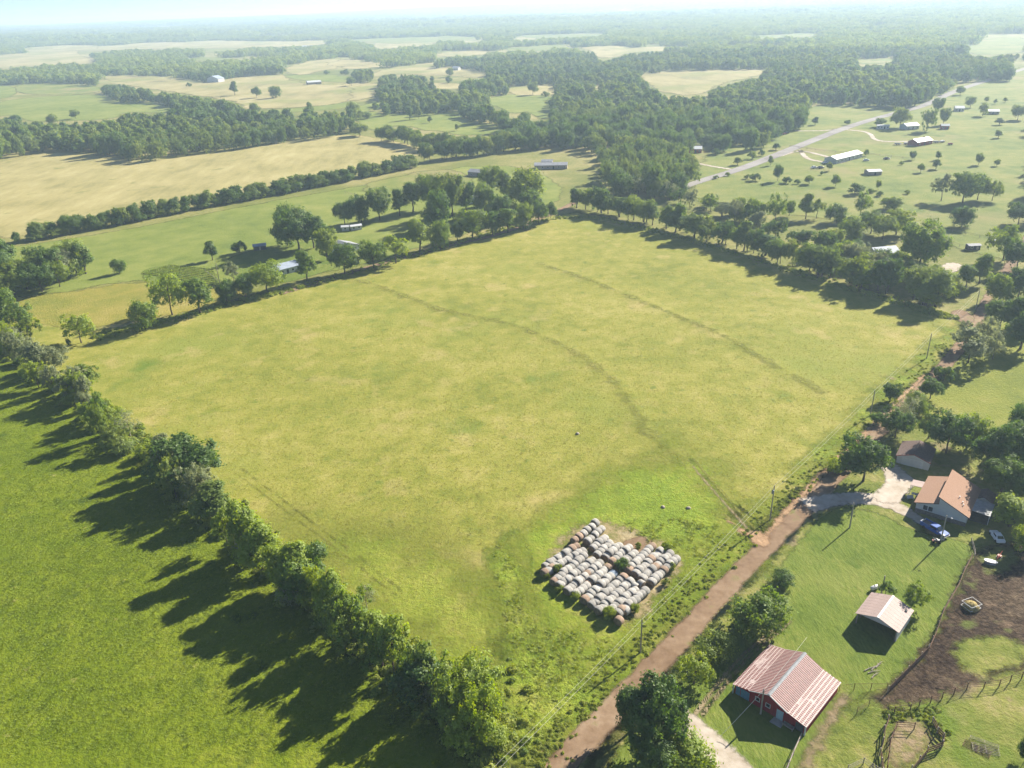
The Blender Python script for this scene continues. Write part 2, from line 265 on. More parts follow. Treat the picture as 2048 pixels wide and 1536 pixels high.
# far open fields, as seen between the woods (pixels of the photograph)
Z1 = lambda L: [(x/2.926, y/2.926) for x, y in L]
Z2 = lambda L: [(680+x/2.926, y/2.926) for x, y in L]
Z3 = lambda L: [(1348+x/2.926, y/2.926) for x, y in L]
FIELDS = [
 ('t', Z1([(145, 280), (385, 265), (390, 290), (300, 300), (160, 305)])),
 ('t', Z1([(-60, 325), (350, 300), (460, 290), (460, 330), (520, 345), (560, 370), (480, 385), (350, 380), (340, 360), (150, 350), (-60, 375)])),
 ('t', Z1([(540, 300), (650, 270), (850, 250), (1100, 245), (950, 285), (850, 295), (700, 302)])),
 ('p', Z1([(1200, 292), (1400, 285), (1350, 300), (1200, 320)])), ('p', Z1([(1060, 340), (1330, 336), (1400, 358), (1130, 360)])),
 ('t', Z1([(1440, 245), (1900, 242), (1930, 265), (1700, 270), (1440, 275)])),
 ('p', Z1([(1000, 203), (1160, 203), (1160, 222), (1010, 225)])), ('t', Z1([(1540, 190), (1700, 186), (1700, 212), (1540, 212)])),
 ('t', Z1([(1650, 400), (1850, 350), (2060, 335), (2060, 372), (1960, 380), (1990, 400), (1830, 420), (1820, 440), (1700, 440)])),
 ('t', Z1([(560, 465), (1000, 450), (1200, 480), (1400, 450), (1650, 430), (1690, 470), (1820, 495), (2060, 500), (2060, 600), (1850, 622), (1560, 640), (1430, 640), (1400, 600), (1300, 580), (1050, 545), (900, 525), (700, 492), (560, 490)])),
 ('g', Z1([(-60, 600), (300, 560), (620, 555), (700, 600), (930, 600), (1020, 640), (1000, 665), (720, 655), (680, 700), (350, 710), (150, 712), (100, 670), (-60, 690)])),
 ('g', Z1([(-60, 500), (90, 505), (100, 560), (-60, 595)])),
 ('g', Z1([(1500, 655), (1850, 625), (2060, 592), (2060, 625), (1950, 645), (1600, 662)])),
 ('t', Z2([(0, 330), (60, 335), (60, 370), (300, 365), (310, 382), (150, 402), (0, 405)])),
 ('t', Z2([(180, 430), (330, 390), (470, 375), (560, 365), (570, 400), (640, 385), (700, 400), (900, 430), (800, 462), (700, 448), (560, 438), (300, 432), (190, 452)])),
 ('t', Z2([(190, 285), (210, 250), (560, 248), (540, 268), (290, 292)])),
 ('t', Z2([(720, 233), (860, 233), (800, 255), (720, 252)])), ('t', Z2([(980, 230), (1150, 223), (1150, 237), (1000, 246)])),
 ('t', Z2([(1390, 280), (1500, 270), (1640, 265), (1640, 280), (1900, 275), (1800, 260), (1870, 250), (1890, 285), (2048, 290), (2048, 305), (1830, 300), (1680, 312), (1640, 330), (1510, 347), (1480, 300)])),
 ('t', Z2([(-20, 485), (240, 488), (250, 500), (210, 520), (220, 560), (100, 592), (-20, 592)])),
 ('t', Z2([(370, 488), (720, 483), (720, 527), (600, 522), (470, 502)])),
 ('t', Z2([(970, 512), (1100, 495), (1260, 490), (1270, 540), (1230, 560), (1100, 560), (990, 552)])),
 ('g', Z2([(990, 552), (1100, 560), (1230, 560), (1250, 590), (1240, 700), (1190, 712), (1150, 684), (1080, 645), (1000, 675), (970, 645), (860, 605), (870, 572)])),
 ('t', Z2([(1410, 510), (1540, 498), (1620, 500), (1560, 517), (1420, 527)])),
 ('g', Z2([(60, 640), (190, 600), (340, 580), (350, 592), (200, 622), (160, 650), (200, 655), (280, 675), (350, 655), (500, 675), (700, 642), (720, 685), (780, 705), (970, 745), (920, 785), (700, 795), (580, 765), (480, 765), (440, 742), (270, 735), (200, 775), (100, 715)])),
 ('t', [(1275, 148), (1316, 145), (1330, 141), (1556, 137), (1495, 158), (1433, 168), (1416, 186), (1368, 192), (1330, 186), (1310, 179), (1300, 170)]),
 ('p', Z3([(1700, 275), (1830, 225), (2080, 218), (2080, 302), (1900, 322), (1740, 322)])), ('p', Z3([(1500, 348), (1640, 343), (1700, 343), (1650, 358)])),
 ('t', [(95, 97), (260, 89), (430, 81), (640, 83), (660, 92), (480, 98), (300, 101), (180, 106), (100, 104)]), ('t', [(-20, 118), (120, 109), (180, 112), (200, 127), (90, 133), (-20, 142)]), ('p', [(690, 79), (900, 72), (980, 76), (880, 86), (760, 90)]), ('p', [(1040, 71), (1200, 66), (1215, 74), (1060, 80)]),
 ('t', [(640, 128), (700, 118), (760, 125), (700, 136)]), ('g', [(560, 150), (700, 150), (720, 166), (600, 162)]), ('p', [(1010, 96), (1130, 88), (1140, 98), (1020, 106)]), ('t', [(190, 150), (330, 152), (345, 163), (230, 166)]), ('p', [(30, 170), (90, 166), (200, 172), (205, 186), (110, 192), (30, 186)]),
 ('p', [(0, 76), (120, 70), (200, 72), (110, 82), (0, 86)]), ('p', [(420, 68), (560, 64), (640, 68), (520, 74)]), ('t', [(860, 108), (960, 100), (990, 108), (900, 116)]), ('p', [(1500, 72), (1620, 66), (1640, 74), (1520, 80)]), ('p', [(1700, 120), (1790, 114), (1800, 124), (1720, 130)]),
]
OPEN_RIGHT = Z3([(800, 605), (1290, 630), (1400, 618), (1500, 588), (1600, 535), (1690, 475), (1830, 470), (1960, 478), (1970, 360), (2120, 345), (2120, 1100), (2120, 1500), (1000, 1500), (0, 1200), (40, 1150), (100, 1080), (130, 1000), (110, 900), (70, 870), (160, 845), (300, 880), (480, 880), (560, 850), (620, 800), (740, 750), (790, 650)])
HAY = [(-60, 332), (0, 323), (60, 312), (130, 303), (200, 311), (290, 324), (450, 303), (640, 275), (700, 268), (780, 280), (870, 302), (760, 330), (640, 355), (420, 400), (200, 440), (-60, 492)]
for k, px in FIELDS:
    q = gp(px); dm = np.mean([np.hypot(*p) for p in q]); m = {'t': m_tan, 'p': m_pale, 'g': m_green}[k]
    sheet({'t': 'hay_field', 'p': 'pale_field', 'g': 'pasture'}[k], q, .10+dm/6000, m, max(6, dm/90), margin=max(6, dm/90))
sheet('pasture', gp([(1375, 420), (1395, 330), (1450, 275), (1620, 208), (1790, 208), (1880, 185), (1960, 160), (2090, 120), (2090, 520), (1990, 520), (1800, 460), (1600, 430)]), .02, m_pale, 6.0)
sheet('hay_field', gp(HAY), .03, m_straw, 5.0)
# the property and its neighbours
TERR = [gp(p) for p in ([(640, 560), (700, 556), (760, 572), (880, 622), (1010, 642), (1130, 690), (1230, 758), (1285, 850)], [(1080, 528), (1180, 560), (1330, 622), (1450, 672), (1560, 738), (1645, 782)], [(1290, 860), (1370, 930), (1440, 1010), (1500, 1050)])]
def terr(P): return sum(.16*np.exp(-(seg_dist(P, chaikin(t, 2, False))/2.6)**2) for t in TERR)
FIELD_PX = [(1090, 1545), (-40, 640), (60, 690), (180, 672), (300, 655), (500, 605), (700, 552), (900, 492), (1130, 430), (1200, 440), (1500, 525), (1780, 610), (1935, 640), (1800, 785), (1600, 985), (1350, 1260)]
sheet('main_field', gp([(1080, 1600), (-80, 640), (60, 645), (180, 662), (300, 648), (500, 600), (700, 547), (900, 487), (1130, 422), (1220, 436), (1500, 515), (1780, 600), (1960, 640), (1800, 800), (1570, 1000), (1320, 1275)]), .03, m_main, 1.6, zf=terr)
for t in TERR: sheet('terrace_bank', strip_poly(t, [.2, .6, .4, .1]), .06, m_terr, 1.2, zf=terr, smooth=0)
sheet('weedy_margin', gp([(1915, 640), (1930, 650), (1795, 790), (1560, 1000), (1315, 1270), (1080, 1545), (985, 1480), (1000, 1330), (1040, 1240), (1200, 1260), (1390, 1100), (1500, 1030), (1680, 860), (1830, 720)]), .055, m_weed, 1.5, zf=terr)
sheet('grass_track', gp([(990, 1080), (1020, 1070), (1045, 1180), (1075, 1290), (1010, 1300), (995, 1190)]), .08, m_weed, 1.2, zf=terr)
sheet('lush_corner', gp([(560, 1060), (760, 1080), (960, 1120), (1030, 1260), (1040, 1400), (1010, 1480), (860, 1370), (700, 1240)]), .05, ground_mat('fresh_corner_grass', [(.135, .175, .018), (.180, .215, .026), (.222, .242, .036), (.28, .27, .065)], big=.03, mid=.2, edge=(14, 34, .04), bump=.3), 1.8, margin=20, zf=terr)
sheet('green_swale', gp([(1120, 1030), (1230, 950), (1330, 900), (1400, 930), (1490, 1030), (1440, 1130), (1360, 1200), (1290, 1290), (1200, 1320), (1080, 1250), (1030, 1130)]), .07, ground_mat('fresh_grass', [(.14, .20, .018), (.18, .24, .022), (.225, .265, .03), (.28, .28, .06)], big=.05, mid=.3, edge=(11, 26, .055), bump=.4), 1.5, margin=16, zf=terr)
sheet('pen_soil', gp([(1785, 1440), (1835, 1440), (1860, 1470), (1850, 1500), (1800, 1545), (1770, 1545)]), .14, m_mud_pale, .8, margin=3)
sheet('barn_edge_soil', strip_poly(gp([(1690, 1392), (1660, 1440), (1630, 1490), (1610, 1540)]), [1.0, 1.2, .9, .5]), .12, m_mud_pale, .7, smooth=0)
for ox in (0, 13): sheet('wheel_track', strip_poly(gp([(470+ox, 945-ox*.6), (600+ox, 1043-ox*.6), (700+ox, 1118-ox*.6), (790+ox, 1190-ox*.6)]), [.1, .22, .22, .1]), .075, m_terr2, .5, margin=1.5, zf=terr, smooth=0)
sheet('clay_bank', strip_poly(gp([(1525, 1078), (1590, 1005), (1640, 955), (1700, 895), (1770, 828), (1850, 750)]), [.6, 1.2, 1.0, 1.2, .6]), .10, m_clay, .6, margin=2, smooth=0)
sheet('hay_litter', gp([(1080, 1150), (1150, 1050), (1210, 1040), (1350, 1100), (1350, 1150), (1290, 1220), (1230, 1250)]), .085, ground_mat('hay_litter', [(.12, .15, .03), (.20, .18, .07), (.29, .23, .12), (.35, .29, .17)], big=.1, mid=.4, edge=(1.5, 5, .2), bump=.2), .8, margin=4, zf=terr)
for ox in (0, 10): sheet('wheel_track', strip_poly(gp([(1512+ox, 1078-ox*.5), (1462+ox, 1022-ox*.5), (1412+ox, 966-ox*.5), (1376+ox, 922-ox*.5)]), [.5, .5, .4, .2]), .095, m_terr2 if ox else m_rut, .4, margin=1.2, zf=terr, smooth=0)
sheet('worn_patch', gp([(1240, 1085), (1285, 1070), (1310, 1085), (1300, 1105), (1255, 1110)]), .09, m_dirt, .6, margin=2)
sheet('pasture', gp([(-60, 600), (100, 590), (280, 560), (440, 575), (520, 590), (300, 640), (180, 655), (60, 690), (-60, 690)]), .025, ground_mat('yellowing_pasture', [(.12, .145, .022), (.19, .19, .032), (.25, .22, .045), (.30, .25, .07)], edge=(2, 5, .15), bump=.4), 3.0)
sheet('pasture', gp([(-60, 505), (200, 470), (500, 410), (720, 372), (990, 322), (1130, 365), (1110, 415), (900, 475), (700, 540), (440, 570), (280, 555), (100, 590), (-60, 600)]), .04, m_green, 4.0)
sheet('hay_field', gp([(690, 375), (880, 335), (945, 350), (940, 385), (820, 400)]), .07, m_pale, 4.0)
sheet('house_lawn', gp([(440, 520), (540, 490), (660, 480), (690, 500), (690, 530), (600, 560), (540, 570), (460, 560)]), .09, m_lawn, 2.0)
sheet('near_pasture', gp([(-250, 560), (0, 668), (1075, 1560), (1060, 1800), (-500, 1800), (-600, 900)]), .035, m_lush, 1.8)
GARDEN = gp([(272, 545), (330, 530), (430, 540), (445, 572), (330, 588)])
sheet('vegetable_plot', GARDEN, .10, m_lawn, 1.5, margin=2)
ROADL = [(1020, 1640), (1120, 1536), (1222, 1420), (1350, 1290), (1455, 1170), (1585, 1040), (1648, 978), (1720, 900), (1800, 820), (1890, 735), (1945, 660), (1975, 600), (2020, 530), (2080, 440)]
sheet('dirt_road', strip_poly(gp(ROADL), [4.8, 4.3, 4.1, 4.0, 3.9, 3.8, 3.8]), .08, m_dirt, 1.0, smooth=0)
sheet('roadside_verge', gp([(1180, 1540), (1290, 1400), (1440, 1240), (1580, 1085), (1640, 1030), (1640, 1100), (1560, 1210), (1420, 1350), (1330, 1440), (1300, 1545)]), .05, m_yard, 1.2)
sheet('yard_lawn', gp([(1190, 1600), (1260, 1460), (1360, 1370), (1500, 1210), (1600, 1080), (1655, 1015), (1740, 1018), (1850, 1072), (1950, 1085), (1935, 1130), (1890, 1240), (1785, 1375), (1690, 1400), (1590, 1540), (1560, 1600)]), .06, m_lawn, 1.0)
sheet('house_yard', gp([(1660, 960), (1760, 880), (1880, 840), (2090, 880), (2090, 1120), (1950, 1095), (1850, 1075), (1740, 1020), (1660, 1010)]), .045, m_yard, 1.2)
sheet('east_pasture', gp([(1960, 640), (2090, 560), (2090, 900), (1900, 870), (1780, 860), (1850, 780)]), .04, ground_mat('mown_pasture', [(.10, .13, .02), (.155, .18, .025), (.20, .215, .035), (.25, .235, .06)], edge=(2, 4, .2), bump=.4), 2.0)
sheet('driveway', strip_poly(gp([(1612, 1012), (1650, 1003), (1690, 997), (1740, 996), (1790, 1012), (1840, 1040), (1890, 1070)]), [6, 5, 4.5, 4.5, 2.6, 1.5]), .11, m_gravel, .6, margin=2, smooth=0)
sheet('driveway', gp([(1738, 1000), (1768, 972), (1772, 950), (1755, 928), (1772, 920), (1800, 935), (1836, 966), (1812, 985), (1800, 1012)]), .125, m_gravel, .6, margin=2)
sheet('barn_drive', gp([(1310, 1425), (1360, 1405), (1400, 1440), (1470, 1500), (1530, 1560), (1450, 1560), (1390, 1500), (1330, 1465)]), .11, m_gravel, .7, margin=2)
for dx in (-7, 8): sheet('wheel_track', strip_poly(gp([(1395+dx, 1432), (1440+dx, 1372), (1490+dx, 1312), (1545+dx, 1268), (1575+dx, 1243)]), [.8, .7, .6, .4]), .105, m_rut, .35, margin=1.0, smooth=0)
sheet('paddock_grass', gp([(1700, 1395), (1800, 1385), (1960, 1350), (2090, 1320), (2090, 1640), (1560, 1640), (1610, 1480)]), .05, m_yard, 1.2)
sheet('mud_lot', gp([(1945, 1105), (2010, 1085), (2090, 1080), (2090, 1320), (1980, 1358), (1820, 1412), (1740, 1405), (1790, 1375), (1865, 1275), (1900, 1215)]), .09, m_mud, .8)
sheet('paddock_grass', gp([(1905, 1295), (1950, 1270), (2030, 1280), (2060, 1300), (2030, 1335), (1960, 1352), (1920, 1340)]), .13, m_yard, .8)
sheet('farm_road', strip_poly(gp([(1340, 385), (1400, 362), (1460, 345), (1520, 324), (1620, 283), (1700, 252), (1780, 229), (1850, 212), (1895, 188), (1960, 165), (2090, 125)]), [5, 8, 9, 9, 9, 9, 9]), .16, m_road, 4.0, smooth=0)
for pl in ([(1500, 330), (1560, 312), (1600, 300), (1650, 312), (1690, 325)], [(1600, 300), (1612, 318), (1650, 325), (1685, 326)], [(1665, 258), (1725, 262), (1742, 268), (1748, 280), (1775, 284), (1840, 282)], [(1385, 325), (1425, 333), (1470, 340)], [(1590, 262), (1650, 262), (1680, 257)]):
    sheet('farm_lane', strip_poly(gp(pl), [3.5, 3.5]), .13, m_gravel, 2.0, smooth=0)
sheet('gravel_apron', gp([(1880, 532), (1900, 525), (1925, 528), (1915, 545), (1885, 548)]), .12, m_gravel, 1.5)
sheet('farm_lane', strip_poly(gp([(560, 588), (700, 545), (900, 490), (1000, 470), (1110, 425), (1150, 405)]), [4, 4, 4]), .10, m_dirt, 1.5, smooth=0)
sheet('field_entrance', gp([(1440, 1010), (1475, 1025), (1505, 1050), (1545, 1085), (1520, 1098), (1485, 1065), (1450, 1035)]), .13, m_clay, .6, margin=2)
sheet('red_clay_patch', gp([(1895, 625), (1925, 618), (1955, 640), (1930, 650)]), .12, m_dirt, 1.0)
# ================================================================ PLANTS
def unit(v): return v/np.maximum(np.linalg.norm(v, axis=-1, keepdims=True), 1e-9)
def sprays(rng, P, Nn, size, v, name, mats):
    """one small bent rhombus of leaves at each point"""
    n = len(P); t = unit(np.cross(Nn, unit(rng.normal(size=(n, 3))))); b = np.cross(Nn, t); s = size[:, None]
    A = P+t*s*.62; B = P+b*s*.38-Nn*s*.10; C = P-t*s*.62; D = P-b*s*.38-Nn*s*.10
    V = np.stack([A, B, C, D], 1).reshape(-1, 3); Q = np.arange(4*n).reshape(-1, 4)
    me = np_mesh(name, V, Q, mats); at = me.attributes.new('v', 'FLOAT', 'FACE'); at.data.foreach_set('value', np.clip(v, 0, 1).astype(np.float32)); return me
def crown(seed, R, z0, z1, lobes, leaves, leaf, loose=.17, name='crown', mat=None, sub=13, taper=0.0, spread=(.50, .74)):
    rng = np.random.default_rng(seed); zc = (z0+z1)/2; hz = (z1-z0)/2
    d = unit(rng.normal(size=(lobes, 3))); d[:, 2] = np.abs(d[:, 2])*rng.choice([1, 1, .3, -.9, -.7], lobes)
    rad = R*rng.uniform(.30, .48, lobes); k = rng.uniform(*spread, lobes)[:, None]
    c = d*k*np.array([R, R, hz])+np.array([0, 0, zc]); c[0] = (0, 0, zc+hz*.25); rad[0] = R*.5
    if taper: c[:, :2] *= (1-taper*np.clip((c[:, 2]-z0)/(z1-z0), 0, 1))[:, None]
    li = rng.choice(lobes, leaves, p=rad**2/np.sum(rad**2)); sd = unit(rng.normal(size=(lobes, sub, 3))+np.array([0, 0, .35])); sv = rng.uniform(0, 1, (lobes, sub))
    si = rng.integers(0, sub, leaves); dd = sd[li, si]; r = rad[li][:, None]
    vs = np.minimum(1.0, hz/R*1.15)
    P = c[li]+(dd*r*rng.uniform(.72, 1.02, (leaves, 1))+rng.normal(size=(leaves, 3))*r*loose)*np.array([1, 1, vs])
    Nn = unit(unit(P-c[li])+.38*rng.normal(size=(leaves, 3))+np.array([0, 0, .15]))
    v = .25+.5*(sv[li, si]-.5)+.35*rng.uniform(-.5, .6, leaves)+.25*np.clip((P[:, 2]-zc)/hz, -1, 1)*0
    me = sprays(rng, P, Nn, leaf*rng.uniform(.6, 1.35, leaves), v, name, [mat]); return me, c, rad
def trunk_mesh(seed, c, rad, r0, zt, mat, nl=9, name='trunk'):
    rng = np.random.default_rng(seed); mb = MB(); p = np.array([0, 0, -.15]); k = 4; pts = [p]
    for i in range(k): pts.append(np.array([rng.normal()*.12, rng.normal()*.12, zt*(i+1)/k]))
    for i in range(k): mb.tube(pts[i], pts[i+1], r0*(1.25 if i == 0 else 1)*(1-.13*i), r0*(1-.13*(i+1)), 8, cap=False)
    for i in range(min(nl, len(c))):
        a = pts[2+i % 3]; mid = a*.45+c[i]*.55+np.array([0, 0, .5]); mb.tube(a, mid, r0*.42, r0*.26, 5, cap=False); mb.tube(mid, c[i], r0*.26, r0*.07, 5, cap=False)
        for _ in range(3):
            e = c[i]+unit(rng.normal(size=3))*rad[i]*.85; mb.tube(mid*.3+c[i]*.7, e, r0*.13, r0*.03, 4, cap=False)
    return new_mesh(name, mb.v, mb.f, [mat], True)
KIND = {}
def proto(key, seed, R, H, z0, lobes, leaves, leaf, loose=.17, r0=.22, zt=None, bark=BARK, nl=9, sub=13, taper=0.0, spread=(.5, .74)):
    cm, c, rad = crown(seed, R, z0, H, lobes, leaves, leaf, loose, 'crown', LF['mid'], sub, taper, spread)
    tm = trunk_mesh(seed, c, rad, r0, zt or (z0+H)/2, bark, nl)
    co = np.empty(len(cm.vertices)*3, np.float32); cm.vertices.foreach_get('co', co); co = co.reshape(-1, 3)
    KIND[key] = (cm, tm, float(np.percentile(np.hypot(co[:, 0], co[:, 1]), 98)), float(np.percentile(co[:, 2], 99.5)))
proto('oak1', 11, 5.2, 10.5, .2, 19, 10000, .40); proto('oak2', 12, 5.0, 11.5, .3, 22, 10500, .40, .15); proto('oak3', 13, 5.5, 10, .2, 18, 10000, .42, .19)
proto('oak4', 31, 5.4, 10.8, .6, 15, 7500, .40, .13, spread=(.45, .98), sub=10, nl=12); proto('oak5', 32, 6.0, 8.6, 1.0, 16, 8000, .40, .14, spread=(.55, .95), sub=10, nl=12)
proto('tall1', 14, 3.6, 11.5, .9, 15, 7000, .38, .18, taper=.35); proto('tall2', 15, 3.4, 12, 1.2, 13, 6500, .38, .20, taper=.25)
proto('open1', 16, 4.8, 9.5, 1.6, 13, 4200, .38, .15, r0=.17, sub=9); proto('open2', 17, 4.4, 10, 1.8, 11, 3600, .38, .14, r0=.16, sub=8)
proto('bush1', 18, 2.4, 3.6, -.1, 11, 3600, .26, .17, .09, 1.5); proto('bush2', 19, 2.6, 3.2, -.2, 10, 3400, .27, .20, .09, 1.4)
proto('round1', 20, 2.4, 4.0, -.1, 16, 5200, .20, .24, .10, 1.6)
proto('bare1', 23, 3.2, 7.5, 1.6, 12, 1500, .22, .22, r0=.12, sub=9, bark=BARK_PALE, nl=12); proto('far1', 24, 5.2, 10.5, .2, 15, 2000, .85, .15); proto('far2', 25, 5.0, 11.5, .2, 16, 2000, .85, .17); proto('far3', 26, 5.4, 9.8, .2, 14, 2000, .85, .18)
def cedar_proto(key, seed, R, H, n, leaf):
    rng = np.random.default_rng(seed); z = H*(.06+.94*(1-np.sqrt(rng.uniform(0, 1, n)))); a = rng.uniform(0, 2*math.pi, n)
    rr_ = R*(1-z/H)**.75*(.75+.3*np.sin(a*5+z*2.3)+rng.normal(size=n)*.08)*rng.uniform(.75, 1.05, n)
    P = np.column_stack([rr_*np.cos(a), rr_*np.sin(a), z]); Nn = unit(np.column_stack([np.cos(a), np.sin(a), np.full(n, .5)])+rng.normal(size=(n, 3))*.5)
    cm = sprays(rng, P, Nn, leaf*rng.uniform(.6, 1.3, n), rng.uniform(0, .8, n), 'crown', [LF['cedar']]); mb = MB(); mb.tube((0, 0, -.15), (0, 0, H*.9), .16, .03, 7)
    KIND[key] = (cm, new_mesh('trunk', mb.v, mb.f, [BARK]), R*.95, H)
cedar_proto('cedar', 21, 2.3, 6.5, 3200, .30)
HIGH = ['oak1', 'oak2', 'oak3', 'oak4', 'oak5']; N_TREES = 0
def tree(xy, width, height, kind, leaf, label, group=None, name='deciduous_tree', cat='tree', rz=None):
    global N_TREES
    cm, tm, R, H = KIND[kind]; sx = width/2/R; sz = height/H; z = float(terrain(np.array(xy[0]), np.array(xy[1])))
    t = thing(name, label, cat, (xy[0], xy[1], z), random.uniform(0, 6.28) if rz is None else rz, group, (sx, sx*random.uniform(.92, 1.08), sz)); N_TREES += 1
    for nm, me in (('trunk', tm), ('crown', cm)):
        o = link(nm, me, t)
        if nm == 'crown': o.material_slots[0].link = 'OBJECT'; o.material_slots[0].material = LF[leaf]
    return t
ADJ = {'mid': 'fresh green', 'dark': 'dark green', 'light': 'yellow-green', 'wood': 'olive green', 'grey': 'grey-green', 'weed': 'pale green', 'cedar': 'blackish'}
SHAPE = {'oak': 'broad', 'tall': 'narrow', 'open': 'loose', 'far1': 'rounded', 'far2': 'rounded', 'far3': 'rounded', 'bush': 'spreading', 'roun': 'dense', 'bare': 'sparse'}
def look(kind, leaf, label): return ADJ[leaf]+' '+(SHAPE.get(kind) or SHAPE.get(kind[:4]) or SHAPE[kind[:3]])+' '+label
def ptree(px, py, w, h, kind, leaf, label, group=None, **k):
    """a tree from its outline in the photograph: bottom pixel, width, height; stands where that outline's foot meets the ground"""
    w *= .93; h *= .90; py -= h*.04; g = G(px, py); dep = math.atan2(CAMH, math.hypot(g[0], g[1])); s, c = math.sin(dep), math.cos(dep)
    for _ in range(3):
        dz = depth(g); R = w*dz/FPX/2; ext = h*dz/FPX/2; hz = math.sqrt(max(ext*ext-(R*s)**2, (.5*R*c)**2))/c; zc = hz*1.08; g = G(px, py+(zc*c-ext)*FPX/dz)
    return tree(g, max(.8, 2*R), max(.8, hz+zc), kind, leaf, look(kind, leaf, label) if group else label, group, **k)
# ---- scattered growth nobody could count
def scatter(name, P, sc, key, protos, mats, label, cat):
    me = np_mesh(name, P, np.zeros((0, 3), int)) if False else bpy.data.meshes.new(name)
    me.vertices.add(len(P)); me.vertices.foreach_set('co', np.ascontiguousarray(P, np.float32).ravel())
    for nm, arr, ty in (('sc', sc, 'FLOAT_VECTOR'), ('rz', RNG.uniform(0, 6.283, len(P)), 'FLOAT'), ('k', key, 'INT')):
        at = me.attributes.new(nm, ty, 'POINT')
        if ty == 'FLOAT_VECTOR': at.data.foreach_set('vector', np.ascontiguousarray(arr, np.float32).ravel())
        else: at.data.foreach_set('value', np.ascontiguousarray(arr, np.int32 if ty == 'INT' else np.float32))
    o = link(name, me); tag(o, label, cat, kind='stuff')
    g = bpy.data.node_groups.new(name+'_scatter', 'GeometryNodeTree')
    g.interface.new_socket('Geometry', in_out='INPUT', socket_type='NodeSocketGeometry'); g.interface.new_socket('Geometry', in_out='OUTPUT', socket_type='NodeSocketGeometry')
    N = g.nodes.new; gi = N('NodeGroupInput'); go = N('NodeGroupOutput'); jn = N('GeometryNodeJoinGeometry')
    def attr(nm, ty):
        a = N('GeometryNodeInputNamedAttribute'); a.data_type = ty; a.inputs['Name'].default_value = nm; return a.outputs['Attribute']
    S, RZ, K = attr('sc', 'FLOAT_VECTOR'), attr('rz', 'FLOAT'), attr('k', 'INT'); cx = N('ShaderNodeCombineXYZ'); g.links.new(RZ, cx.inputs['Z'])
    for i, pm in enumerate(protos):
        po = bpy.data.objects.new(name+'_source', pm); oi = N('GeometryNodeObjectInfo'); oi.inputs['Object'].default_value = po; oi.inputs['As Instance'].default_value = True
        cmp_ = N('FunctionNodeCompare'); cmp_.data_type = 'INT'; cmp_.operation = 'EQUAL'; cmp_.inputs[3].default_value = i; g.links.new(K, cmp_.inputs[2])
        ip = N('GeometryNodeInstanceOnPoints'); g.links.new(gi.outputs[0], ip.inputs['Points']); g.links.new(cmp_.outputs[0], ip.inputs['Selection']); g.links.new(oi.outputs['Geometry'], ip.inputs['Instance'])
        g.links.new(cx.outputs[0], ip.inputs['Rotation']); g.links.new(S, ip.inputs['Scale']); g.links.new(ip.outputs[0], jn.inputs[0])
    g.links.new(jn.outputs[0], go.inputs[0]); md = o.modifiers.new('scatter', 'NODES'); md.node_group = g; return o
def with_mat(me, mat): c = me.copy(); c.materials.clear(); c.materials.append(mat); return c
def tuft(seed, n, h, r, mat, flat=.5):
    rng = np.random.default_rng(seed); a = rng.uniform(0, 6.283, n); rad = r*np.sqrt(rng.uniform(0, 1, n)); P = np.column_stack([rad*np.cos(a), rad*np.sin(a), np.zeros(n)])
    ln = np.column_stack([np.cos(a), np.sin(a), np.zeros(n)])*flat*rng.uniform(.2, 1.1, (n, 1)); tip = P+(ln+np.array([0, 0, 1.0]))*h*rng.uniform(.5, 1.1, (n, 1)); w_ = np.column_stack([-np.sin(a), np.cos(a), np.zeros(n)])*h*.16
    V = np.stack([P-w_, P+w_, tip+w_*.5, tip-w_*.5], 1).reshape(-1, 3); me = np_mesh('tuft', V, np.arange(4*n).reshape(-1, 4), [mat])
    at = me.attributes.new('v', 'FLOAT', 'FACE'); at.data.foreach_set('value', rng.uniform(0, 1, n).astype(np.float32)); return me
def thicket(seed, n, mat):
    rng = np.random.default_rng(seed); d = unit(rng.normal(size=(n, 3))); d[:, 2] = np.abs(d[:, 2]); P = d*np.array([1, 1, .8])*rng.uniform(.55, 1.05, (n, 1))*(1+.25*np.sin(d[:, :1]*5+seed)); return sprays(rng, P, unit(d+rng.normal(size=(n, 3))*.5), .30*rng.uniform(.6, 1.4, n), rng.uniform(0, 1, n), 'thicket', [mat])
def pts_in(poly_px, dens, far=None):
    q = np.array(gp(poly_px)); n = int(dens*np.prod(np.ptp(q, axis=0)))//3+1; P = RNG.uniform(q.min(0), q.max(0), (n*3, 2)); P = P[inside(P, q)]; P = P[RNG.uniform(0, 1, len(P)) < np.clip(seg_dist(P, list(q), True)/7, .04, 1)]
    if far: P = P[RNG.uniform(0, 1, len(P)) < np.clip((far/np.hypot(P[:, 0], P[:, 1]))**2, 0, 1)]
    return P
def lumpy(P, s, seed=0):                                           # cheap patchiness
    r = np.random.default_rng(seed); v = 0
    for k in range(5): d = r.normal(size=2); d /= np.hypot(*d); v = v+np.sin(P@d/s*(1+.6*k)+r.uniform(0, 6))
    return v/5
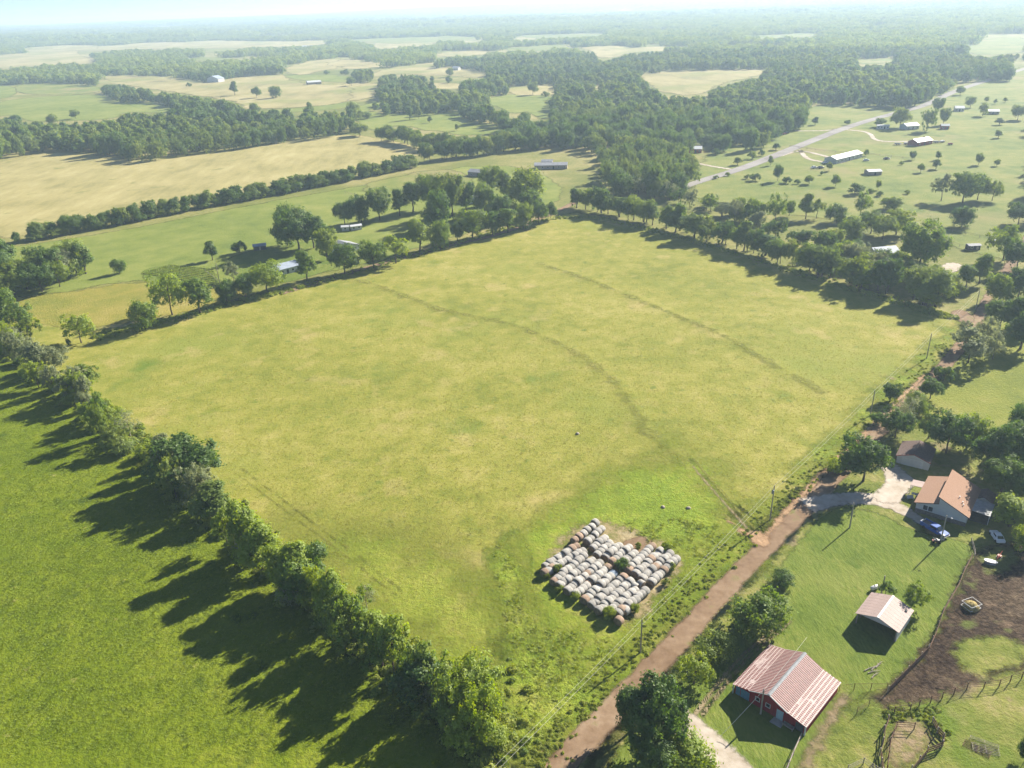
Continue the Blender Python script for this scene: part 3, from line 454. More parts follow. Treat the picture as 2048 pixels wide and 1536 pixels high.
# ================================================================ TREES ONE CAN COUNT
def line_trees(px_line, n, jit, wr, hr, kinds, leaves, label, group, seed, name='deciduous_tree', cat='tree'):
    r = random.Random(seed); q = chaikin(gp(px_line), 1, False); L = [0]
    for i in range(len(q)-1): L.append(L[-1]+float(np.hypot(*(q[i+1]-q[i]))))
    for i in range(n):
        s = L[-1]*(i+.5+r.uniform(-.35, .35))/n; k = max(j for j in range(len(L)) if L[j] <= s); k = min(k, len(q)-2); u = (s-L[k])/max(L[k+1]-L[k], 1e-6)
        p = q[k]*(1-u)+q[k+1]*u+np.array([r.uniform(-jit, jit), r.uniform(-jit, jit)])
        kd, lf = r.choice(kinds), r.choice(leaves); tree(p, r.uniform(*wr), r.uniform(*hr), kd, lf, look(kd, lf, label), group, name=name, cat=cat)
HEDGE = [(-25, 655), (150, 790), (330, 945), (500, 1085), (690, 1240), (860, 1375), (1000, 1490)]
line_trees([(x-14, y+10) for x, y in HEDGE], 26, 2.4, (5.5, 10), (6, 12), ['oak4', 'oak5', 'tall1', 'open1', 'open2', 'oak4', 'tall2'], ['mid', 'light', 'light', 'wood', 'grey', 'dark'], 'leafy tree in the hedgerow between the mown field and the lush pasture', 'trees in the hedgerow beside the lush pasture', 3)
line_trees([(-20, 665), (330, 955), (690, 1250), (1010, 1510)], 40, 2.0, (4, 7.5), (3, 6.5), ['bush1', 'bush2', 'round1', 'bush2'], ['mid', 'light', 'weed', 'wood', 'grey'], 'leafy shrub growing under the hedgerow trees by the lush pasture', 'shrubs in the hedgerow beside the lush pasture', 4, 'shrub', 'shrub')
ptree(372, 985, 150, 118, 'oak2', 'dark', 'largest dark round tree in the hedgerow beside the lush pasture')
ptree(620, 1180, 95, 100, 'oak1', 'dark', 'dark dense tree in the hedgerow beside the wheel tracks')
ptree(735, 1225, 55, 60, 'bare1', 'grey', 'nearly leafless grey tree among the green hedgerow trees')
ptree(955, 1445, 130, 130, 'oak3', 'light', 'bright yellow-green tree at the end of the hedgerow by the dirt road')
line_trees([(x-22, y+16) for x, y in HEDGE[3:]], 12, 1.5, (6.5, 9.5), (10.5, 13.5), ['oak4', 'open1', 'tall1', 'open2'], ['mid', 'light', 'light'], 'tallest tree rising in the hedgerow beside the lush pasture', 'tallest trees in the hedgerow', 33)
# far side of the property: a low dark line of trees below the straw field
line_trees([(60, 480), (200, 455), (420, 412), (640, 372), (830, 332)], 44, 2.5, (8, 12), (7, 10), ['oak1', 'oak3', 'far1', 'far3'], ['dark', 'wood', 'dark'], 'tree in the low fence row along the straw-coloured field', 'trees in the fence row below the straw field', 5)
line_trees([(20, 490), (200, 457), (420, 414), (640, 374), (830, 334)], 46, 1.5, (6, 10), (3.5, 6), ['bush1', 'bush2', 'round1'], ['dark', 'wood'], 'shrub filling the low fence row along the straw-coloured field', 'shrubs in the fence row below the straw field', 15, 'shrub', 'shrub')
line_trees([(830, 325), (900, 318), (980, 308), (1045, 300)], 14, 4, (10, 14), (11, 15), ['oak1', 'oak2', 'oak3'], ['dark', 'wood'], 'large tree at the end of the straw-field fence row', 'large trees at the end of the straw-field fence row', 6)
# tall row that shades the far edge of the mown field
line_trees([(1140, 412), (1300, 447), (1500, 507), (1700, 567), (1885, 620)], 52, 2.8, (7, 13), (8, 13.5), ['oak1', 'oak2', 'oak4', 'tall1', 'tall2', 'oak4'], ['mid', 'dark', 'wood'], 'tall tree in the row shading the far edge of the mown field', 'trees in the row along the far edge of the mown field', 8)
line_trees([(1250, 385), (1390, 410), (1560, 480), (1720, 540), (1860, 590)], 26, 3, (8, 12), (6.5, 11), ['oak4', 'oak3', 'oak5', 'open1', 'tall2'], ['mid', 'dark', 'grey'], 'tree in the second row behind the tall row by the mown field', 'trees in the second row beyond the mown field', 9)
# trees round the homestead lane: (base x, base y, width, height, kind, leaf)
LANE = [(345, 632, 92, 92, 'open1', 'light'), (402, 628, 60, 72, 'tall2', 'mid'), (455, 606, 48, 50, 'oak3', 'dark'), (492, 597, 42, 52, 'oak2', 'dark'), (535, 586, 80, 64, 'oak1', 'light'), (615, 563, 48, 66, 'tall1', 'mid'),
        (690, 548, 66, 62, 'oak2', 'dark'), (748, 538, 62, 58, 'oak1', 'mid'), (792, 528, 66, 62, 'open2', 'light'), (840, 502, 52, 66, 'tall1', 'mid'), (880, 497, 46, 56, 'oak3', 'mid'), (915, 482, 34, 40, 'oak2', 'dark'), (945, 477, 74, 62, 'oak1', 'mid'),
        (985, 471, 42, 50, 'oak2', 'dark'), (1015, 466, 46, 52, 'tall2', 'mid'), (1046, 458, 46, 52, 'oak3', 'mid'), (1078, 450, 40, 48, 'oak1', 'dark'), (1102, 440, 30, 36, 'oak1', 'dark')]
for a in LANE: ptree(*a, 'leafy tree in the row between the farm lane and the mown field', 'trees along the farm lane')
CLUSTER = [(690, 450, 46, 50, 'oak1', 'dark'), (722, 446, 52, 56, 'oak3', 'dark'), (760, 441, 58, 66, 'oak2', 'wood'), (800, 432, 36, 56, 'tall1', 'dark'), (826, 424, 42, 62, 'tall2', 'dark'), (860, 418, 62, 72, 'oak1', 'mid'), (905, 432, 62, 88, 'oak2', 'wood'),
           (872, 458, 64, 78, 'oak3', 'dark'), (932, 424, 52, 62, 'oak2', 'dark'), (970, 432, 52, 70, 'oak1', 'wood'), (982, 392, 52, 62, 'oak2', 'mid'), (1012, 402, 42, 62, 'tall1', 'wood'), (1046, 412, 94, 76, 'oak3', 'mid'), (1002, 444, 46, 56, 'oak1', 'dark'), (1062, 436, 50, 56, 'oak2', 'dark')]
for a in CLUSTER: ptree(*a, 'big tree in the grove behind the farm lane', 'trees in the grove behind the farm lane')
for a in [(575, 492, 66, 84, 'oak3', 'dark'), (598, 500, 96, 86, 'oak1', 'dark'), (628, 497, 70, 72, 'oak2', 'dark')]: ptree(*a, 'large spreading tree shading the lawn by the dark shed', 'large trees beside the dark shed')
ptree(655, 522, 52, 66, 'oak2', 'mid', 'tree between the long blue-roofed house and the grey-roofed house')
ptree(292, 660, 58, 66, 'round1', 'mid', 'low round tree at the near end of the farm lane row')
ptree(425, 521, 30, 40, 'tall1', 'dark', 'lone upright tree on the pasture above the vegetable plot', rz=1.0)
ptree(480, 507, 32, 26, 'bush1', 'dark', 'low round bush on the lawn edge near the dark shed', name='bush', cat='bush')
ptree(468, 563, 40, 42, 'open2', 'grey', 'pale thin tree on the lawn beside the long blue-roofed house')
ptree(240, 547, 32, 32, 'round1', 'dark', 'small round tree standing alone in the green pasture')
ptree(163, 688, 76, 66, 'open1', 'light', 'open-crowned tree alone in the corner of the yellowing pasture')
ptree(138, 692, 12, 16, 'bush1', 'dark', 'small dark bush beside the open-crowned corner tree', name='bush', cat='bush')
for a in [(30, 590, 70, 60, 'oak4', 'mid'), (120, 575, 66, 56, 'oak5', 'mid'), (0, 560, 90, 90, 'oak2', 'dark'), (85, 585, 74, 60, 'oak1', 'dark'), (15, 578, 80, 74, 'oak1', 'dark'), (55, 580, 70, 66, 'oak2', 'mid'), (78, 572, 62, 52, 'oak3', 'light'), (105, 566, 78, 78, 'oak2', 'dark'), (130, 560, 52, 62, 'oak1', 'grey'), (152, 553, 72, 74, 'oak3', 'mid'), (172, 548, 50, 66, 'tall1', 'dark')]: ptree(*a, 'tree in the grove at the edge of the yellowing pasture', 'trees in the grove by the yellowing pasture')
for a in [(5, 655, 80, 80, 'oak2', 'mid'), (42, 665, 70, 70, 'open1', 'mid'), (66, 690, 60, 62, 'open2', 'mid'), (40, 702, 62, 52, 'oak3', 'grey'), (112, 745, 70, 60, 'open1', 'grey'), (160, 800, 80, 72, 'open2', 'grey'), (225, 850, 50, 46, 'bush1', 'light'), (262, 880, 70, 62, 'bare1', 'grey'), (180, 780, 60, 60, 'open2', 'mid')]: ptree(*a, 'loose greyish tree at the thin end of the hedgerow', 'trees at the thin end of the hedgerow')
# open land beyond the right-hand corner
ROWR = [(1415, 413, 26, 24, 'oak1', 'mid'), (1476, 428, 32, 34, 'oak2', 'mid'), (1507, 447, 46, 52, 'oak1', 'mid'), (1550, 446, 50, 62, 'open1', 'mid'), (1578, 432, 26, 32, 'oak2', 'mid'), (1611, 438, 34, 52, 'tall1', 'mid'), (1633, 437, 36, 42, 'open2', 'mid'), (1673, 446, 50, 38, 'oak3', 'dark'), (1720, 432, 46, 50, 'open1', 'mid'), (1782, 420, 46, 26, 'oak3', 'mid')]
for a in ROWR: ptree(*a, 'tree in the scattered row behind the mown field corner', 'trees in the scattered row on the pasture')
for a in [(1741, 468, 62, 48, 'oak1', 'dark'), (1703, 484, 58, 50, 'oak3', 'mid'), (1792, 470, 62, 52, 'oak2', 'light'), (1765, 480, 55, 50, 'oak1', 'mid'), (1668, 500, 40, 44, 'oak2', 'mid'), (1718, 520, 50, 40, 'open1', 'grey')]: ptree(*a, 'tree in the clump behind the small blue-roofed house', 'trees behind the small blue-roofed house')
ptree(1838, 545, 98, 104, 'oak2', 'mid', 'big full tree towering beside the small blue-roofed house')
ptree(1800, 530, 40, 30, 'oak1', 'light', 'small tree in front of the small blue-roofed house')
for a in [(1925, 406, 66, 62, 'oak2', 'mid'), (1882, 402, 48, 56, 'open2', 'grey'), (1955, 400, 44, 50, 'oak1', 'mid')]: ptree(*a, 'tree in the airy clump on the open pasture', 'trees in the airy clump on the pasture')
ptree(1984, 402, 42, 44, 'open1', 'mid', 'smaller tree beside the airy clump on the pasture')
ptree(1922, 455, 50, 42, 'oak3', 'dark', 'dark low tree on the pasture below the airy clump')
ptree(2036, 450, 56, 46, 'oak1', 'dark', 'dark broad tree at the edge of the small green paddock')
ptree(2006, 522, 74, 76, 'open1', 'mid', 'open-branched tree by the small dark trailer')
for a in [(1816, 562, 66, 50, 'oak1', 'dark'), (1855, 580, 60, 50, 'oak2', 'mid'), (1892, 592, 72, 54, 'oak3', 'light'), (1930, 578, 46, 52, 'tall2', 'mid'), (1958, 568, 46, 64, 'tall1', 'mid'), (1760, 545, 60, 48, 'oak3', 'dark'), (1700, 525, 55, 46, 'oak2', 'dark')]: ptree(*a, 'tree in the thick belt between the corner and the small blue-roofed house', 'trees in the belt by the field corner')
for a in [(2032, 545, 70, 70, 'oak1', 'dark'), (2035, 600, 70, 66, 'oak2', 'dark'), (1998, 605, 60, 60, 'oak3', 'mid'), (2000, 655, 70, 62, 'oak1', 'dark'), (2044, 660, 60, 70, 'oak2', 'dark'), (1970, 690, 60, 60, 'open1', 'grey'), (2040, 700, 70, 80, 'tall1', 'dark'), (1935, 730, 90, 80, 'open2', 'grey'), (1985, 720, 60, 60, 'open1', 'grey')]: ptree(*a, 'tree in the dark stand across the dirt road from the field corner', 'trees across the dirt road from the field corner')
for a in [(1932, 700, 62, 58, 'oak4', 'grey'), (1885, 765, 46, 36, 'bush1', 'dark'), (1860, 800, 50, 46, 'oak2', 'dark'), (1835, 830, 60, 50, 'oak3', 'mid'), (1812, 850, 66, 60, 'bare1', 'grey'), (1790, 880, 70, 66, 'oak1', 'dark'), (1780, 805, 40, 40, 'oak2', 'dark'), (1752, 850, 34, 26, 'bush2', 'dark'), (1700, 925, 60, 50, 'bush1', 'mid'), (1672, 950, 44, 34, 'bush2', 'light')]: ptree(*a, 'bushy tree crowding the dirt road beside the mown field', 'bushy trees along the dirt road')
ptree(1726, 970, 104, 104, 'oak2', 'dark', 'large dark tree at the fork of the gravel driveway')
for a in [(1856, 880, 52, 54, 'oak2', 'mid'), (1892, 912, 92, 92, 'oak1', 'dark'), (1930, 905, 80, 80, 'oak3', 'mid'), (1972, 945, 80, 90, 'oak2', 'dark'), (2015, 950, 110, 120, 'oak1', 'dark'), (2050, 900, 80, 100, 'oak3', 'dark'), (2000, 1000, 90, 90, 'oak2', 'dark'), (2050, 1010, 90, 90, 'oak1', 'dark')]: ptree(*a, 'shady tree behind the brown-roofed house and the garage', 'trees behind the brown-roofed house')
ptree(2018, 1060, 84, 76, 'tall1', 'light', 'yellowish tree beside the small white car'); ptree(2046, 1105, 60, 66, 'oak3', 'light', 'bright green tree at the corner of the mud lot'); ptree(2050, 1525, 40, 50, 'oak1', 'dark', 'dark tree at the edge of the cattle paddock')
ptree(1563, 1180, 58, 46, 'round1', 'dark', 'dense clipped-looking round bush on the lawn beside the dirt road', name='bush', cat='bush')
ptree(1508, 1280, 126, 112, 'oak3', 'mid', 'broad tree on the lawn between the round bush and the red barn')
ptree(1432, 1330, 86, 72, 'round1', 'mid', 'dense round tree beside the dirt road across from the hay bales')
ptree(1388, 1385, 92, 82, 'open1', 'light', 'loose yellowish tree next to the dense round roadside tree')
ptree(1262, 1470, 70, 100, 'tall2', 'dark', 'leaning dark tree with bare lower trunk over the dirt road'); ptree(1310, 1510, 128, 150, 'oak2', 'dark', 'tall clumpy dark tree at the mouth of the barn drive')
ptree(1300, 1560, 110, 110, 'oak1', 'dark', 'dark tree with a pale trunk below the mouth of the barn drive'); ptree(1362, 1572, 140, 115, 'round1', 'light', 'broad bright green bush beside the gravel barn drive', name='bush', cat='bush')
ptree(1768, 1200, 38, 44, 'open2', 'mid', 'small thin tree touching the back of the open shed'); ptree(1822, 1222, 66, 64, 'open1', 'mid', 'spreading small tree behind the open shed')
# scattered small trees and bushes of the far pastures
for a in [(1541, 331, 12, 20), (1555, 362, 20, 34), (1671, 373, 20, 24), (1618, 368, 22, 18), (1718, 302, 0, 0), (1824, 320, 16, 18), (1876, 320, 16, 18), (1872, 338, 18, 20), (1841, 345, 16, 18), (1957, 330, 18, 24), (1993, 332, 14, 14), (1658, 342, 14, 18), (1756, 380, 12, 20), (1996, 276, 18, 16), (1998, 250, 20, 14), (1552, 300, 18, 14), (1475, 330, 20, 16), (1630, 250, 16, 16), (1694, 250, 14, 10), (2010, 205, 10, 10), (1972, 205, 10, 12), (1990, 208, 8, 10)]:
    if a[2]: ptree(*a, random.choice(['tall1', 'oak1', 'oak2']), random.choice(['mid', 'dark', 'wood']), 'small tree scattered on the open pasture by the paved road', 'small trees scattered on the pasture')
for a in [(1510, 362, 26, 16), (1495, 358, 16, 10), (1573, 367, 22, 14), (1594, 368, 14, 10), (1710, 384, 42, 14), (1740, 386, 18, 10), (1732, 312, 12, 14), (1504, 318, 22, 16), (1522, 312, 16, 14), (1431, 310, 20, 14), (1643, 350, 8, 8), (1802, 330, 10, 8), (1760, 392, 20, 9), (1815, 388, 16, 8), (1455, 352, 12, 8), (1432, 357, 14, 6)]: ptree(*a, 'bush1', random.choice(['dark', 'mid']), 'low bush in the fence lines of the open pasture', 'low bushes on the pasture', name='bush', cat='bush')
for a in [(1800, 255, 42, 40), (1853, 262, 36, 46), (1886, 250, 26, 34), (1875, 225, 26, 30), (1760, 254, 24, 18), (1965, 232, 28, 26), (1940, 215, 22, 22), (2035, 240, 32, 30), (1920, 190, 20, 18)]: ptree(*a, random.choice(HIGH), 'wood', 'tree standing by the houses beyond the paved road', 'trees by the houses beyond the paved road')
for a in [(470, 191, 18, 28, 'tall1'), (514, 196, 22, 22, 'oak1'), (552, 196, 28, 24, 'oak3')]: ptree(*a, 'wood', 'lone tree standing in the pale field near the white church', 'lone trees in the church field')
for a in [(152, 238, 22, 19, 'oak1'), (105, 250, 26, 22, 'oak3')]: ptree(*a, 'wood', 'lone tree in the green field above the dense wood', 'lone trees in the field above the wood')
ptree(378, 174, 13, 9, 'bush1', 'dark', 'bush beside the white church in the pale field', name='bush', cat='bush')
for a in [(860, 246, 12, 14, 'tall1'), (914, 262, 10, 14, 'tall1'), (820, 240, 16, 28, 'tall2'), (838, 238, 14, 26, 'tall1'), (1066, 190, 24, 26, 'oak1'), (1090, 192, 22, 8, 'bush1'), (900, 154, 18, 18, 'oak2'), (703, 172, 20, 18, 'oak1'), (622, 230, 18, 26, 'tall1'), (512, 224, 26, 18, 'oak3'), (720, 272, 44, 26, 'oak1'), (672, 262, 30, 40, 'oak2'), (712, 240, 40, 36, 'oak3'), (735, 238, 26, 14, 'bush2')]: ptree(*a, 'wood', 'single tree in the green fields beyond the straw field', 'single trees in the far green fields')
line_trees([(750, 283), (790, 282), (850, 298), (900, 300), (960, 300)], 14, 4, (11, 15), (10, 15), ['oak1', 'oak2', 'oak3'], ['wood', 'mid'], 'tree in the belt closing the far end of the straw field', 'trees in the belt beyond the straw field', 12)
print('trees placed one by one:', N_TREES)
# ================================================================ WOODS
NEAR_OPEN = [(-80, 330), (60, 306), (130, 300), (200, 308), (290, 321), (450, 300), (700, 264), (760, 270), (850, 285), (1000, 300), (1040, 300), (1100, 296), (1180, 300), (1200, 318), (1200, 345), (1215, 378), (1250, 392), (1310, 396), (1372, 385), (1395, 400), (2200, 500), (2200, 1700), (-200, 1700)]
OPENS = [p for _, p in FIELDS]+[OPEN_RIGHT, HAY, NEAR_OPEN]
def grow(rmin, rmax, step, jit):
    A = math.radians(36); P = []; y = 0
    xs = np.arange(-rmax, rmax, step); ys = np.arange(0, rmax, step); X, Y = np.meshgrid(xs, ys); P = np.column_stack([X.ravel(), Y.ravel()])+RNG.uniform(-jit, jit, (X.size, 2))
    r = np.hypot(P[:, 0], P[:, 1]); return P[(r > rmin) & (r < rmax) & (np.abs(np.arctan2(P[:, 0], P[:, 1])) < A)]
def keep(P, hm, frac):
    z = terrain(P[:, 0], P[:, 1]); ok = np.ones(len(P), bool)
    for k in frac:
        q = proj(np.column_stack([P, z+hm*k]))
        for o in OPENS: ok &= ~inside(q, o)
    return ok
W = grow(430, 1700, 10.5, 5.0); W = W[RNG.uniform(0, 1, len(W)) > .10]; hW = RNG.uniform(8, 17, len(W))*(1+.28*lumpy(W, 38, 41)); W_ok = keep(W, hW, (.1, .5, .95)); W = W[W_ok]; hW = hW[W_ok]; wW = RNG.uniform(7.5, 15.5, len(W))*(.75+hW/50)
pix = wW*hW/np.hypot(W[:, 0], W[:, 1])**2; q = proj(np.column_stack([W, np.zeros(len(W))])); vis = (q[:, 0] > -20) & (q[:, 0] < 2068)
front = np.zeros(len(W))                                           # how much open ground lies just in front: those show most
for dd in (10, 18): 
    S = W*(1-dd/np.hypot(W[:, 0], W[:, 1]))[:, None]; front += np.array([np.min(np.hypot(*(W-s).T)) for s in S])
order = np.argsort(-(pix*(1+.25*front)*vis)); solo = order[:max(0, 300-N_TREES)]
for i in solo: tree(W[i], wW[i], hW[i], random.choice(HIGH), random.choice(['wood', 'mid', 'dark']), 'tree at the edge of the woods beyond the straw field and pastures', 'trees at the edge of the woods')
rest = np.setdiff1d(np.arange(len(W)), solo); W = W[rest]; hW = hW[rest]; wW = wW[rest]
rW = np.hypot(W[:, 0], W[:, 1]); near = rW < 800
FM = [with_mat(KIND[k][0], LF[l]) for k, l in (('oak4', 'wood'), ('oak3', 'dark'), ('far1', 'wood'), ('far2', 'mid'), ('far3', 'dark'), ('far2', 'wood'))]
tone = lumpy(W, 70, 43)+RNG.normal(size=len(W))*.22; kd = np.where(near, np.where(tone < -.1, 1, 0), np.where(tone < -.18, 4, np.where(tone > .22, 3, RNG.choice([2, 5], len(W))))); RR = np.array([KIND[k][2] for k in ('oak4', 'oak3', 'far1', 'far2', 'far3', 'far2')])[kd]; HH = np.array([KIND[k][3] for k in ('oak4', 'oak3', 'far1', 'far2', 'far3', 'far2')])[kd]
Z = terrain(W[:, 0], W[:, 1])-.6
RS = np.full(len(W), 1.0)
scatter('woods', np.column_stack([W, Z]), np.column_stack([wW/2/RR, wW/2/RR, hW/HH]), kd, FM, None, 'deciduous woods and tree belts spreading between the far fields', 'woods')
def copse(seed, n, R, nl, leaf):
    rng = np.random.default_rng(seed); Ps, Ns, Vs = [], [], []
    for i in range(n):
        c = np.array([*(rng.uniform(-R, R, 2)), rng.uniform(4.5, 8)]); d = unit(rng.normal(size=(nl, 3))+np.array([0, 0, .5])); Ps.append(c+d*np.array([5.5, 5.5, 4.8])*rng.uniform(.75, 1.05, (nl, 1))*rng.uniform(.8, 1.5)); Ns.append(unit(d+rng.normal(size=(nl, 3))*.35)); Vs.append(np.full(nl, rng.uniform(0, .8))+rng.normal(size=nl)*.15)
    P = np.concatenate(Ps); return sprays(rng, P, np.concatenate(Ns), leaf*rng.uniform(.7, 1.3, len(P)), np.concatenate(Vs), 'copse', [LF['wood']])
CP = [copse(50+i, 13, 19, 110, 2.2) for i in range(4)]
B = grow(1680, 4200, 30, 11); ok = np.all([keep(B+np.array(o_), np.full(len(B), 10.0), (.1, 1.0)) for o_ in ((0, 0), (17, 0), (-17, 0), (0, 17), (0, -17))], 0); ok &= lumpy(B, 150, 21)+.35*lumpy(B, 60, 22) > -.38; B = B[ok]; s = np.ones(len(B))
B2 = grow(4200, 13500, 85, 32); B2 = B2[lumpy(B2, 420, 5)+.25*lumpy(B2, 130, 9) > -.22]; B = np.concatenate([B, B2]); s = np.concatenate([s, np.full(len(B2), 2.6)])
scatter('distant_forest', np.column_stack([B, terrain(B[:, 0], B[:, 1])-1.0]), np.column_stack([s*RNG.uniform(.85, 1.15, len(B)), s*RNG.uniform(.85, 1.15, len(B)), np.sqrt(s)*RNG.uniform(.7, 1.45, len(B))]), RNG.integers(0, 4, len(B)), CP, None, 'hazy blue-green forest covering the land out to the horizon', 'forest')
# ================================================================ GRASS AND WEEDS
TH = [thicket(90+i, 260, LF['weed']) for i in range(2)]+[thicket(95+i, 260, LF['mid']) for i in range(2)]; TF = [tuft(60+i, 24, .12, .42, LF['grass'], 1.9) for i in range(3)]; TL = [tuft(70+i, 22, .16, .40, LF['lush'], 1.2) for i in range(3)]; TW = [tuft(80+i, 34, .42, .65, LF['weed'], 1.4) for i in range(3)]
def tufts(name, polys, n, far, protos, sr, label, dens=None):
    P = np.concatenate([pts_in(p, n, far) for p in polys])
    if dens is not None: P = P[RNG.uniform(-1, 1, len(P)) < lumpy(P, dens, 3)*1.6+.25]
    s = RNG.uniform(*sr, len(P)); zt_ = terr(P) if len(P) else 0
    scatter(name, np.column_stack([P, .04+zt_]), np.column_stack([s, s, s*RNG.uniform(.7, 1.2, len(P))]), RNG.integers(0, len(protos), len(P)), protos, None, label, 'grass')
tufts('field_grass', [FIELD_PX], 1.5, 150, TF, (.4, .95), 'olive and straw grass tufts over the mown field')
tufts('pasture_grass', [[(-60, 640), (0, 672), (1065, 1545), (-60, 1545)]], 2.4, 170, TL, (.5, 1.2), 'short lush green grass tufts over the shaded pasture')
MARGIN = [(1915, 640), (1925, 650), (1790, 790), (1560, 990), (1310, 1270), (1080, 1545), (1000, 1500), (1000, 1330), (1050, 1250), (1200, 1270), (1390, 1110), (1500, 1040), (1690, 870), (1840, 720)]
tufts('margin_weeds', [MARGIN, [(985, 1070), (1020, 1060), (1060, 1200), (1085, 1300), (1000, 1310)], [(1190, 1040), (1350, 1020), (1450, 1050), (1420, 1130), (1330, 1120), (1260, 1070)]], 1.8, 150, TW, (.3, .95), 'rank green weeds and tall grass along the field margin', 6.0)
def strip_weeds(name, px, n, wd, protos, sr, label):
    q = chaikin(gp(px), 2, False); q = np.array(q); i = RNG.integers(0, len(q)-1, n); u = RNG.uniform(0, 1, (n, 1)); P = q[i]*(1-u)+q[i+1]*u+RNG.normal(size=(n, 2))*wd; s = RNG.uniform(*sr, n)
    scatter(name, np.column_stack([P, .03+terr(P)]), np.column_stack([s, s, s*RNG.uniform(.7, 1.2, n)]), RNG.integers(0, len(protos), n), protos, None, label, 'grass')
strip_weeds('hedgerow_undergrowth', HEDGE, 1500, 2.4, TH, (.4, 1.5), 'rank undergrowth beneath the hedgerow trees')
strip_weeds('lane_undergrowth', [(200, 672), (300, 650), (500, 600), (700, 549), (900, 489), (1130, 425), (1300, 456), (1500, 516), (1700, 577), (1900, 635)], 1500, 1.6, TH, (.3, 1.1), 'tall grass under the trees along the far edges of the mown field')
tufts('corner_brush', [[(840, 1330), (1000, 1280), (1085, 1390), (1075, 1530), (1010, 1490)]], .35, 300, TH, (.3, 1.1), 'dense green brush filling the corner between hedgerow and dirt road')
strip_weeds('roadside_weeds', [(1070, 1525), (1190, 1392), (1310, 1265), (1420, 1145), (1555, 1010), (1630, 945), (1780, 800), (1890, 690)], 600, 1.3, TH[:2], (.2, .5), 'weedy bank between the mown field and the dirt road')
# ================================================================ MATERIALS OF BUILT THINGS
WHITE = plain('white_siding', (.52, .52, .50), .6, .3, .06, 1.2, bump=.01, bscale=3, stretch=(1, 1, 6))
TRIM = plain('white_trim', (.58, .58, .56), .5, .4, .04)
STONE = plain('grey_stone', (.20, .17, .15), .85, .2, .25, 2.5, bump=.03)
SHINGLE = plain('brown_shingle', (.36, .225, .155), .9, .1, .16, 6.0, bump=.02, bscale=12, c2=(.25, .15, .10))
SHINGLE_D = plain('dark_shingle', (.17, .12, .10), .9, .1, .2, 3.0, c2=(.10, .075, .065))
GLASS = plain('window_glass', (.025, .035, .045), .12, .6, .1)
REDB = plain('red_boards', (.30, .025, .035), .75, .25, .18, 1.0, bump=.012, bscale=3, stretch=(7, 7, .4), c2=(.20, .015, .022))
BLUED = plain('blue_door', (.10, .23, .34), .7, .3, .15, 2.0)
PALEBLUE = plain('pale_blue_door', (.38, .50, .55), .7, .3, .12, 2.0)
METALG = plain('grey_metal', (.26, .27, .28), .6, .3, .14, 1.5)
TINROOF = plain('white_metal_roof', (.56, .57, .57), .55, .4, .06, .8)
BLUEROOF = plain('blue_grey_roof', (.33, .38, .45), .6, .3, .12, .6)
GREYROOF = plain('grey_roof', (.30, .31, .33), .7, .2, .15, .6)
REDWALL = plain('red_paint', (.30, .06, .05), .7, .25, .2, 1.0)
DARKWALL = plain('dark_boards', (.08, .085, .095), .8, .2, .2, 1.0)
PINKMETAL = plain('faded_roof_metal', (.37, .275, .24), .6, .25, .10, .7, c2=(.30, .22, .19))
POLE = plain('weathered_pole', (.40, .35, .29), .9, .1, .2, 2.0, stretch=(3, 3, .3))
WIREM = plain('cable_metal', (.55, .54, .46), .5, .4, .05)
PIPE = plain('rusty_pipe', (.16, .085, .055), .8, .2, .25, 3.0)
PLANK = plain('brown_plank', (.24, .145, .095), .85, .15, .22, 1.5, stretch=(.4, 3, 3))
GREYWOOD = plain('grey_wood', (.36, .31, .26), .85, .15, .2, 2.0)
RUBBER = plain('tyre_rubber', (.02, .02, .02), .8, .2, .1)
STEEL = plain('wheel_steel', (.45, .45, .46), .35, .5, .05, metal=.6)
BLUEP = plain('blue_car_paint', (.010, .080, .34), .5, .2, .03); WHITEP = plain('white_car_paint', (.72, .73, .74), .25, .5, .02); DARKP = plain('dark_car_paint', (.06, .06, .07), .3, .5, .05)
REDP = plain('red_machine_paint', (.42, .06, .03), .5, .4, .1); HAYM = plain('loose_hay', (.42, .33, .14), .95, .05, .25, 3.0, bump=.08)
CONC = plain('concrete', (.42, .40, .36), .9, .15, .12, 1.0)
